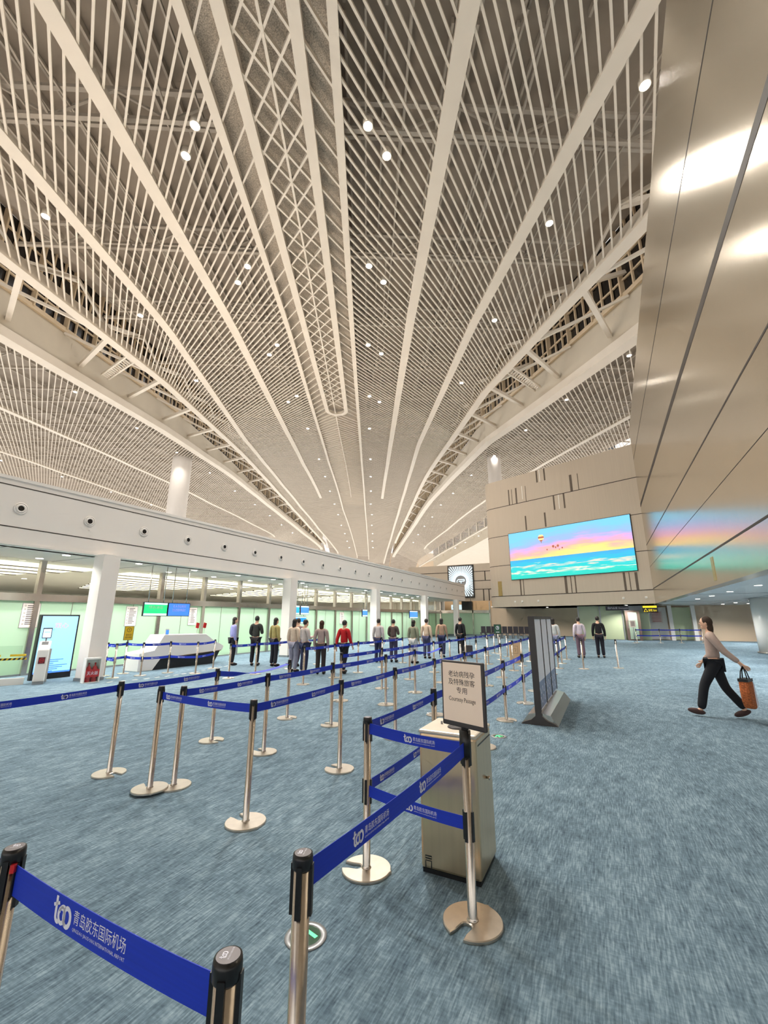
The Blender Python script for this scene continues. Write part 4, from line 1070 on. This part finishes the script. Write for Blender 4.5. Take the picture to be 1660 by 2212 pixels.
# hanging screens
def hang_screen(x, y, z, w, h, m, label, txt=None, rz=PI / 2 - .0, grp='hanging screens', band='wht_scr'):
    t = thing('hanging_screen', label, 'screen', (x, y, z), rz, grp)
    MB().bx(-w / 2 - .02, w / 2 + .02, -.03, .03, -h / 2 - .02, h / 2 + .02).build('case', M['black'], t)
    MB().bx(-w / 2, w / 2, -.034, -.03, -h / 2, h / 2).build('screen_face', M[m], t)
    MB().bx(-w / 2, w / 2, -.036, -.034, h / 2 - .06, h / 2).bx(-w / 2, w / 2, -.036, -.034, -h / 2, -h / 2 + .07).build('screen_band', M[band], t)
    if txt:
        mb = MB()
        for i, l in enumerate(txt): put_text(mb, l, .11, lambda a, b: (a, -.037, b), 0, .02 - .13 * i + .05 * (len(txt) - 1), 'c', width=w * .62)
        mb.build('lettering', M['whitegloss'], t)
    MB().tube([(-w / 3, 0, h / 2 + .02), (-w / 3, 0, 3.40 - z)], .015).tube([(w / 3, 0, h / 2 + .02), (w / 3, 0, 3.40 - z)], .015).build('hanger', M['steel'], t)
    return t
hang_screen(-13.6, 9.65, 1.94, .85, .42, 'grn_scr', 'green glowing screen hanging over the white desk', ['绿色通道'])
hang_screen(-13.6, 10.56, 1.94, .85, .42, 'blu_scr', 'blue glowing screen hanging right of the green one', ['老人孕妇晚到', '团队旅客特殊服务'], band='blu_scr')
hang_screen(-14, 17.6, 2.05, .66, .42, 'cya_scr', 'cyan map screen hanging past the second column', None)
hang_screen(-14, 18.4, 2.05, .66, .42, 'blu_scr', 'blue and white screen next to the cyan map screen', None)
hang_screen(-14.12, 18.2, 1.56, 1.0, .34, 'cya_scr', 'lower cyan screen hung below the map screen pair', None)
hang_screen(-14, 24.8, 1.98, .62, .42, 'blu_scr', 'small blue screen hanging by the third column', None)
hang_screen(-14, 32.9, 1.95, 1.6, .55, 'blu_scr', 'dark blue screen hanging by the fourth column', None)
# white reception desk
dk = thing('reception_desk', 'white angular reception desk with black front base behind the double belts', 'desk', (-13.75, 10.9, 0), PI / 2 - .02)
mb = MB(); mb.prism([(-1.75, .0), (-1.25, .0), (-1.0, .33), (1.55, .47), (1.62, .62), (1.1, .86), (.75, 1.08), (-.95, 1.1), (-1.25, .62), (-1.75, .55)], -.42, .35, lambda a, b, c: (a, c, b)); mb.build('counter', M['whitegloss'], dk, bevel=.01)
mb = MB(); mb.prism([(-1.22, .0), (1.25, .0), (1.5, .44), (-.98, .32)], -.36, .3, lambda a, b, c: (a, c, b)); mb.build('black_base', M['black'], dk)
MB().prism([(-1.02, .335), (1.5, .45), (1.5, .47), (-1.0, .36)], -.43, -.40, lambda a, b, c: (a, c, b)).build('wood_trim', mat('wood_trim', rgb(110, 84, 60), .5, noise=.15, scale=8), dk)
lh = thing('leaflet_stand', 'small blue leaflet on the white reception desk', 'leaflet', (-13.45, 10.1, 1.09), PI / 2)
MB().bx(-.07, .07, -.01, .01, 0, .2).build('leaflet', M['whitegloss'], lh); MB().bx(-.055, .055, -.012, -.01, .02, .16).build('blue_print', M['blu_scr'], lh); MB().bx(-.06, .06, -.04, .04, 0, .01).build('stand_foot', M['grey'], lh)
for i, y in enumerate((11.45, 11.78)):
    b = thing('red_flag', 'small red paper lantern flag over the white desk, %s one' % ('left' if i == 0 else 'right'), 'flag', (-13.6, y, 1.06), PI / 2, 'red flags on the desk')
    MB().tube([(0, 0, 0), (0, 0, .3)], .006).build('stick', M['steel'], b); MB().prism([(-.07, .24), (.05, .22), (.08, .40), (-.04, .43)], -.012, .012, lambda a, c, e: (a, e, c)).build('flag_cloth', M['red'], b)
ys = thing('yellow_sign', 'yellow sign with a black ring symbol on the post left of the white desk', 'sign', (-13.33, 8.67, .98), PI / 2 - .3)
MB().bx(-.13, .13, -.012, .012, 0, .42).build('sign_frame', M['charcoal'], ys); MB().bx(-.12, .12, -.014, -.012, .01, .41).build('sign_face', M['yellow'], ys)
mb = MB(); tf = lambda a, b: (a, -.0152, b); put_stroke(mb, arc(0, .31, .06, .06, 0, 360, 18), .012, tf); put_stroke(mb, [(-.02, .33), (.02, .33), (.0, .31), (0, .28)], .012, tf)
put_text(mb, '请在此', .06, tf, 0, .14, 'c', width=.17); put_text(mb, '排队等候', .06, tf, 0, .06, 'c', width=.18); mb.build('lettering', M['ink'], ys)
MB().bx(-.012, .012, -.008, .008, -.04, 0).build('sign_neck', M['black'], ys)
fbx = thing('extinguisher_box', 'white box with red fire extinguishers inside at the foot of the big column', 'extinguisher box', (-12.25, 7.12, 0), PI / 2 - .15)
MB().bx(-.19, .19, -.02, .16, 0, .02).bx(-.19, .19, -.02, .16, .58, .62).bx(-.19, -.165, -.02, .16, .02, .58).bx(.165, .19, -.02, .16, .02, .58).bx(-.19, .19, .14, .16, .02, .58).build('box_frame', M['whitegloss'], fbx)
for i, x in enumerate((-.075, .075)): MB().lathe([(.06, .02), (.065, .05), (.065, .34), (.04, .40), (.018, .42), (.018, .47), (.03, .48), (0, .5)], 16).build('extinguisher', M['red'], fbx).location = (x, .065, 0)
MB().bx(-.165, .165, -.018, -.012, .02, .58).build('front_pane', M['glass'], fbx)
mb = MB(); put_text(mb, '灭火器', .1, lambda a, b: (a, -.019, b), 0, .2, 'c', width=.26); mb.build('lettering', M['beltprint'], fbx)
MB().bx(-.165, .165, -.017, -.0125, .14, .33).build('red_band', M['red'], fbx)
# floor tape dashes before the desk
dash = MB()
for i in range(16): dash.box((-11.9 + .28 * math.sin(i * .3), 7.4 + i * .3, .0015), (.06, .16, .003), .15)
struct(dash.build('trim_floor_tape', M['whitegloss']))

# ------------------------------------------------------------------ far seats, small signs, boxes
seat0 = None
for i in range(9):
    x = -9.7 + i * .46; lb = 'black waiting chair far behind the lanes, %s from the left' % ORD[i]
    if seat0 is None:
        t = thing('waiting_chair', lb, 'chair', (x, 38.2, 0), 0, 'black waiting chairs')
        MB().bx(-.2, .2, -.24, .2, .40, .46).build('seat', M['blue_seat'], t); 
        b = MB().bx(-.2, .2, .18, .23, .46, .98).build('backrest', M['blue_seat'], t)
        for sx in (-.17, .17): MB().bx(sx - .015, sx + .015, -.2, .2, 0, .4).build('leg', M['grey'], t)
        seat0 = t
    else:
        t = copy_tree(seat0); t.location.x = x; t['label'] = lb
gs = thing('green_sign', 'small green pictogram sign on a stand among the far lane posts', 'sign', (-4.72, 21.4, 0), .3)
MB().bx(-.17, .17, -.015, .015, .92, 1.36).build('sign_frame', M['black'], gs); MB().bx(-.15, .15, -.018, -.015, .94, 1.34).build('sign_face', M['greensign'], gs)
mb = MB(); tf = lambda a, b: (a, -.0195, b); put_stroke(mb, arc(0, 1.2, .07, .08, 0, 360, 16), .02, tf); put_stroke(mb, [(0, 1.16), (.02, 1.2), (0, 1.26)], .03, tf); put_stroke(mb, [(-.08, 1.0), (.08, 1.0)], .03, tf); mb.build('pictogram', M['beltprint'], gs)
MB().tube([(0, 0, .02), (0, 0, .92)], .02).build('pole', M['steel'], gs); MB().lathe([(.15, 0), (.15, .012), (.03, .022)], 20).build('base', M['basesteel'], gs)
bb = thing('sample_box', 'beige box with a printed square symbol beside the far end of the lanes', 'box', (-3.25, 17.5, 0), .25)
MB().bx(-.2, .2, -.15, .15, 0, .78).build('body', M['beige'], bb, bevel=.008)
mb = MB(); tf = lambda a, b: (a, -.152, b); put_stroke(mb, [(-.1, .35), (.1, .35), (.1, .62), (-.1, .62), (-.1, .35)], .012, tf); put_stroke(mb, [(-.04, .5), (0, .56), (.03, .5), (0, .42)], .012, tf); mb.build('pictogram', M['brownmark'], bb)

# ------------------------------------------------------------------ people
SK = mat('skin', rgb(222, 178, 150), .55, noise=.04, scale=12)
HR = mat('dark_hair', rgb(34, 28, 26), .6, noise=.15, scale=40)
EYE = mat('eye_dark', rgb(30, 24, 22), .3)
_cm = {}
def cloth(c):
    if c not in _cm: _cm[c] = mat('cloth_%d_%d_%d' % c, rgb(*c), .85, noise=.08, scale=14)
    return _cm[c]
def skin_mesh(nodes, edges, sub=2):
    """nodes: name -> (pos, radius or (rx,ry)); first node is the root"""
    names = list(nodes); me = bpy.data.meshes.new('sk'); idx = {n: i for i, n in enumerate(names)}
    me.from_pydata([nodes[n][0] for n in names], [(idx[a], idx[b]) for a, b in edges], [])
    o = bpy.data.objects.new('sk', me); COL.objects.link(o)
    md = o.modifiers.new('s', 'SKIN'); md.use_smooth_shade = True; md.branch_smoothing = .5
    for i, n in enumerate(names):
        r = nodes[n][1]; d = me.skin_vertices[0].data[i]; d.radius = r if isinstance(r, tuple) else (r, r); d.use_root = (i == 0)
    sb = o.modifiers.new('u', 'SUBSURF'); sb.levels = sub; sb.render_levels = sub
    dg = bpy.context.evaluated_depsgraph_get(); out = bpy.data.meshes.new_from_object(o.evaluated_get(dg))
    V = [tuple(v.co) for v in out.vertices]; F = [tuple(p.vertices) for p in out.polygons]
    bpy.data.objects.remove(o); bpy.data.meshes.remove(me); bpy.data.meshes.remove(out); return V, F
def make_person_meshes(pose):
    """figure 1.70 m tall facing -y; pose: dict with joint overrides"""
    J = {'pel': (0, 0, .95), 'wai': (0, .005, 1.08), 'che': (0, .0, 1.27), 'nkb': (0, .015, 1.42), 'nk': (0, 0.0, 1.50)}
    for s, x in (('l', 1), ('r', -1)):
        J['hip' + s] = (x * .09, 0, .90); J['kne' + s] = (x * .095, -.015, .50); J['ank' + s] = (x * .10, .02, .09); J['toe' + s] = (x * .115, -.13, .035)
        J['sho' + s] = (x * .17, .015, 1.385); J['elb' + s] = (x * .225, .03, 1.11); J['wri' + s] = (x * .235, -.03, .87)
    J.update(pose)
    j = {k: Vector(v) for k, v in J.items()}
    def body(ex, parts):
        N = {}; E = []
        def nd(k, r): N[k] = (tuple(j[k]), r)
        if 'torso' in parts:
            nd('pel', (.135 + ex, .10 + ex)); nd('wai', (.125 + ex, .092 + ex)); nd('che', (.15 + ex, .105 + ex)); nd('nkb', (.085 + ex * .6, .07 + ex * .6)); E += [('pel', 'wai'), ('wai', 'che'), ('che', 'nkb')]
            if 'head' in parts: N['nk'] = (tuple(j['nk']), .052); N['hd'] = (tuple(j['nk'] + Vector((0, -.012, .07))), .06); E += [('nkb', 'nk'), ('nk', 'hd')]
            for s in 'lr':
                if 'arms' in parts:
                    nd('sho' + s, .062 + ex); nd('elb' + s, .043 + ex); 
                    w = j['wri' + s]; e = j['elb' + s]; hd = (w - e).normalized()
                    N['wri' + s] = (tuple(w if ex == 0 else w - hd * .01), .028 + ex); E += [('nkb', 'sho' + s), ('sho' + s, 'elb' + s), ('elb' + s, 'wri' + s)]
                    if ex == 0:
                        x = 1 if s == 'l' else -1; fwd = Vector((0, -1, 0)); fwd = (fwd - hd * fwd.dot(hd)).normalized(); inn = hd.cross(fwd).normalized()
                        pa = w + hd * .07; N['pal' + s] = (tuple(pa), (.030, .018)); E.append(('wri' + s, 'pal' + s))
                        for q, (off, ln) in enumerate(((-.028, .062), (-.010, .074), (.009, .070), (.026, .054))):
                            a = pa + fwd * off * -1 + hd * .03; b = a + hd * ln * .5 + inn * .008 * x; c = b + hd * ln * .42 + inn * .02 * x
                            for z, pnt in (('a', a), ('b', b), ('c', c)): N['f%d%s%s' % (q, z, s)] = (tuple(pnt), .0088)
                            E += [('pal' + s, 'f%da%s' % (q, s)), ('f%da%s' % (q, s), 'f%db%s' % (q, s)), ('f%db%s' % (q, s), 'f%dc%s' % (q, s))]
                        a = w + hd * .035 + fwd * .03; b = a + hd * .03 + fwd * .02; 
                        N['tha' + s] = (tuple(a), .011); N['thb' + s] = (tuple(b), .0095); E += [('wri' + s, 'tha' + s), ('tha' + s, 'thb' + s)]
        else: nd('pel', (.135 + ex, .105 + ex))
        if 'legs' in parts:
            for s in 'lr':
                nd('hip' + s, .088 + ex); nd('kne' + s, .056 + ex * 1.2); nd('ank' + s, .036 + ex * 1.8); E += [('pel', 'hip' + s), ('hip' + s, 'kne' + s), ('kne' + s, 'ank' + s)]
                if ex == 0: nd('toe' + s, .03); E.append(('ank' + s, 'toe' + s))
        return skin_mesh(N, E)
    B = body(0, ('torso', 'head', 'arms', 'legs')); T = body(.017, ('torso', 'arms')); L = body(.02, ('legs',))
    hc = j['nk'] + Vector((0, -.02, .11))
    mb = MB(); mb.smooth = True; mb.add(*B)
    mb.ball(hc, (.073, .092, .112), 18, 14)
    mb.ball(hc + Vector((0, -.093, -.012)), (.011, .013, .018), 8, 6)
    mb.ball(hc + Vector((0, -.055, -.075)), (.038, .034, .034), 10, 8)
    for x in (-1, 1): mb.ball(hc + Vector((x * .073, .0, -.01)), (.012, .022, .032), 8, 6)
    mb.cur = 1
    for x in (-1, 1): mb.ball(hc + Vector((x * .03, -.083, .012)), (.011, .008, .007), 8, 6)
    mb.ball(hc + Vector((0, -.088, -.052)), (.022, .007, .005), 8, 6)
    hair = MB(); hair.ball(hc + Vector((0, .018, .022)), (.083, .092, .104), 18, 14)
    hair2 = MB(); hair2.ball(hc + Vector((0, .018, .022)), (.084, .092, .104), 18, 14); hair2.ball(hc + Vector((0, .05, -.08)), (.08, .055, .14), 14, 10)
    tm = MB(); tm.smooth = True; tm.add(*T); lm = MB(); lm.smooth = True; lm.add(*L)
    sh = []
    for s in 'lr':
        m = MB(); a = j['ank' + s]; t = j['toe' + s]; d = Vector((t.x - a.x, t.y - a.y, 0)).normalized()
        pitch = math.atan2((a.z - .09) - (t.z - .035), .15)
        mid = (a + t) / 2; m.ball((0, 0, 0), (.048, .135, .05), 14, 10)
        R = Matrix.Rotation(math.atan2(d.y, d.x) + PI / 2, 4, 'Z') @ Matrix.Rotation(pitch, 4, 'X')
        base = Vector((mid.x, mid.y, max(.047, (a.z + t.z) / 2 - .012))); m.v = [tuple(R @ Vector(v) + base) for v in m.v]
        m.v = [(v[0], v[1], max(0.001, v[2])) for v in m.v]; sh.append(m)
    return mb, hair, hair2, tm, lm, sh
POSES = {
 'stand': {},
 'phone': {'elbr': (-.22, -.02, 1.12), 'wrir': (-.12, -.22, 1.16), 'elbl': (.22, 0, 1.12), 'wril': (.16, -.20, 1.0)},
 'step': {'knel': (.095, -.10, .51), 'ankl': (.10, -.13, .09), 'toel': (.11, -.28, .04), 'kner': (-.095, .06, .50), 'ankr': (-.10, .20, .13), 'toer': (-.11, .09, .035), 'elbl': (.22, .10, 1.12), 'wril': (.23, .12, .87), 'elbr': (-.22, -.02, 1.11), 'wrir': (-.23, -.14, .90)},
 'stride': {'knel': (.09, -.20, .53), 'ankl': (.10, -.30, .11), 'toel': (.11, -.45, .075), 'kner': (-.09, .10, .49), 'ankr': (-.10, .33, .16), 'toer': (-.10, .22, .04), 'elbl': (.22, .17, 1.13), 'wril': (.23, .36, .95), 'elbr': (-.22, .02, 1.11), 'wrir': (-.24, -.16, .92)},
}
PM = {}
def person(x, y, face, h, pose, top, legs, label, longhair=False, shoe=(30, 28, 30), hair=None):
    """face: heading in degrees, 0 looks towards the camera side (-y)"""
    t = thing('person', label, 'person', (x, y, 0), math.radians(face)); t.scale = (h / 1.70,) * 3
    if pose not in PM:
        mb, hr, hr2, tm, lm, sh = make_person_meshes(POSES[pose])
        PM[pose] = [mb.build('body', [SK, EYE]), hr.build('hair', HR), hr2.build('hair', HR), tm.build('jacket', SK), lm.build('trousers', SK), sh[0].build('shoe', HR), sh[1].build('shoe', HR)]
        PM[pose] = [(o.name.split('.')[0], o.data, bpy.data.objects.remove(o)) for o in PM[pose]]
    P = PM[pose]
    for i, (nm, d, _) in enumerate(P):
        if i == (1 if longhair else 2): continue
        o = bpy.data.objects.new(nm, d); COL.objects.link(o); o.parent = t
        c = {3: top, 4: legs, 5: shoe, 6: shoe}.get(i)
        if c: o.material_slots[0].link = 'OBJECT'; o.material_slots[0].material = cloth(c)
        if i in (1, 2) and hair: o.material_slots[0].link = 'OBJECT'; o.material_slots[0].material = cloth(hair)
    return t
person(-12.2, 11.9, 150, 1.66, 'stand', (150, 152, 206), (30, 28, 36), 'person in a lilac top and black trousers at the end of the white desk', True)
person(-11.4, 12.2, 200, 1.70, 'phone', (52, 54, 50), (26, 22, 28), 'person in dark grey green jacket next to the one in lilac')
person(-10.6, 12.3, 170, 1.64, 'stand', (168, 154, 96), (34, 34, 42), 'person in an olive yellow coat in the queue', True)
person(-9.9, 12.7, 190, 1.62, 'step', (150, 128, 124), (56, 48, 66), 'person in a mauve grey top in the queue')
person(-8.95, 11.3, 180, 1.60, 'stand', (214, 192, 170), (150, 148, 166), 'person in a beige top and pale lilac trousers in the queue', True)
person(-8.45, 11.2, 160, 1.58, 'phone', (196, 184, 178), (48, 54, 84), 'person in a light grey top and navy trousers in the queue')
person(-7.9, 11.3, 200, 1.55, 'stand', (172, 152, 146), (54, 44, 42), 'person in a taupe top and dark brown trousers in the queue', True, hair=(70, 46, 32))
person(-7.32, 11.7, 175, 1.56, 'step', (190, 24, 30), (22, 20, 24), 'person in a red top and black trousers, legs seen below the belts')
person(-7.95, 15.2, 180, 1.60, 'stand', (200, 190, 188), (40, 40, 70), 'person in a pale grey top and navy trousers further back')
person(-7.5, 15.6, 185, 1.58, 'phone', (92, 76, 72), (70, 66, 92), 'person in a dark brown jacket further back in the queue')
person(-6.6, 15.5, 170, 1.56, 'stand', (138, 140, 118), (206, 206, 206), 'person in a grey green top and white trousers further back', True)
person(-6.9, 17.6, 180, 1.60, 'stand', (216, 192, 168), (72, 74, 104), 'person in a cream top and slate trousers near the far lanes')
person(-6.5, 18.4, 190, 1.62, 'step', (172, 142, 120), (36, 42, 78), 'person in a light brown top and blue trousers near the far lanes', True)
person(-5.95, 19.4, 165, 1.66, 'stand', (22, 22, 26), (18, 18, 22), 'person all in black beside the small suitcase')
person(-2.1, 20.5, 185, 1.62, 'stand', (200, 204, 204), (120, 126, 152), 'person in a light grey top behind the display board', True)
person(-1.1, 20.9, 200, 1.66, 'stand', (214, 202, 214), (112, 90, 104), 'person in a pale pink top and mauve trousers left of the one in black')
person(-.35, 21.3, 180, 1.70, 'stand', (18, 18, 22), (20, 18, 32), 'person all in black standing right of the display boards')
person(1.60, 9.60, -100, 1.64, 'stride', (176, 156, 146), (22, 24, 30), 'person walking left in a pinkish grey top and black trousers with a bag', True, (70, 50, 48), (60, 46, 36))
# suitcase
sc_ = thing('suitcase', 'small black suitcase on the carpet beside the person in black', 'suitcase', (-5.45, 18.8, 0), .4)
MB().bx(-.18, .18, -.11, .11, .05, .52).build('shell', M['charcoal'], sc_, bevel=.03); MB().tube([(-.08, .08, .52), (-.08, .08, .8), (.08, .08, .8), (.08, .08, .52)], .01).build('handle', M['grey'], sc_)
for a in (-.14, .14):
    for b in (-.08, .08): MB().ball((a, b, .027), .027, 8, 6).build('wheel', M['black'], sc_)
# patterned shopping bag carried by the walker
bagm = mat('woven_orange', rgb(176, 96, 50), .8, noise=.55, scale=38, stretch=(1, 1, 2.2))
bg = thing('tote_bag', 'orange patterned tote bag with black rim held by the walking person', 'bag', (1.93, 9.32, .2), 1.1); bg.scale = (.95, .95, 1.25)
mb = MB(); prof = [(-.08, .02), (-.13, .1), (-.15, .22), (-.13, .36), (.13, .36), (.17, .22), (.19, .1), (.12, .0)]
mb.prism(prof, -.07, .07, lambda a, b, c: (a, c, b)); mb.build('bag_body', bagm, bg, bevel=.03)
MB().bx(-.135, .135, -.072, .072, .345, .38).build('rim', M['black'], bg)
for s_ in (-.05, .05): MB().tube([(-.07, s_, .37), (-.05, s_ * .6, .47), (-.01, 0, .53), (.03, s_ * .6, .47), (.06, s_, .37)], .009).build('strap', M['black'], bg)
MB().prism([(.1, .02), (.2, .06), (.16, .3), (.11, .34)], -.073, .073, lambda a, b, c: (a, c, b)).build('cream_side', M['beltprint'], bg)
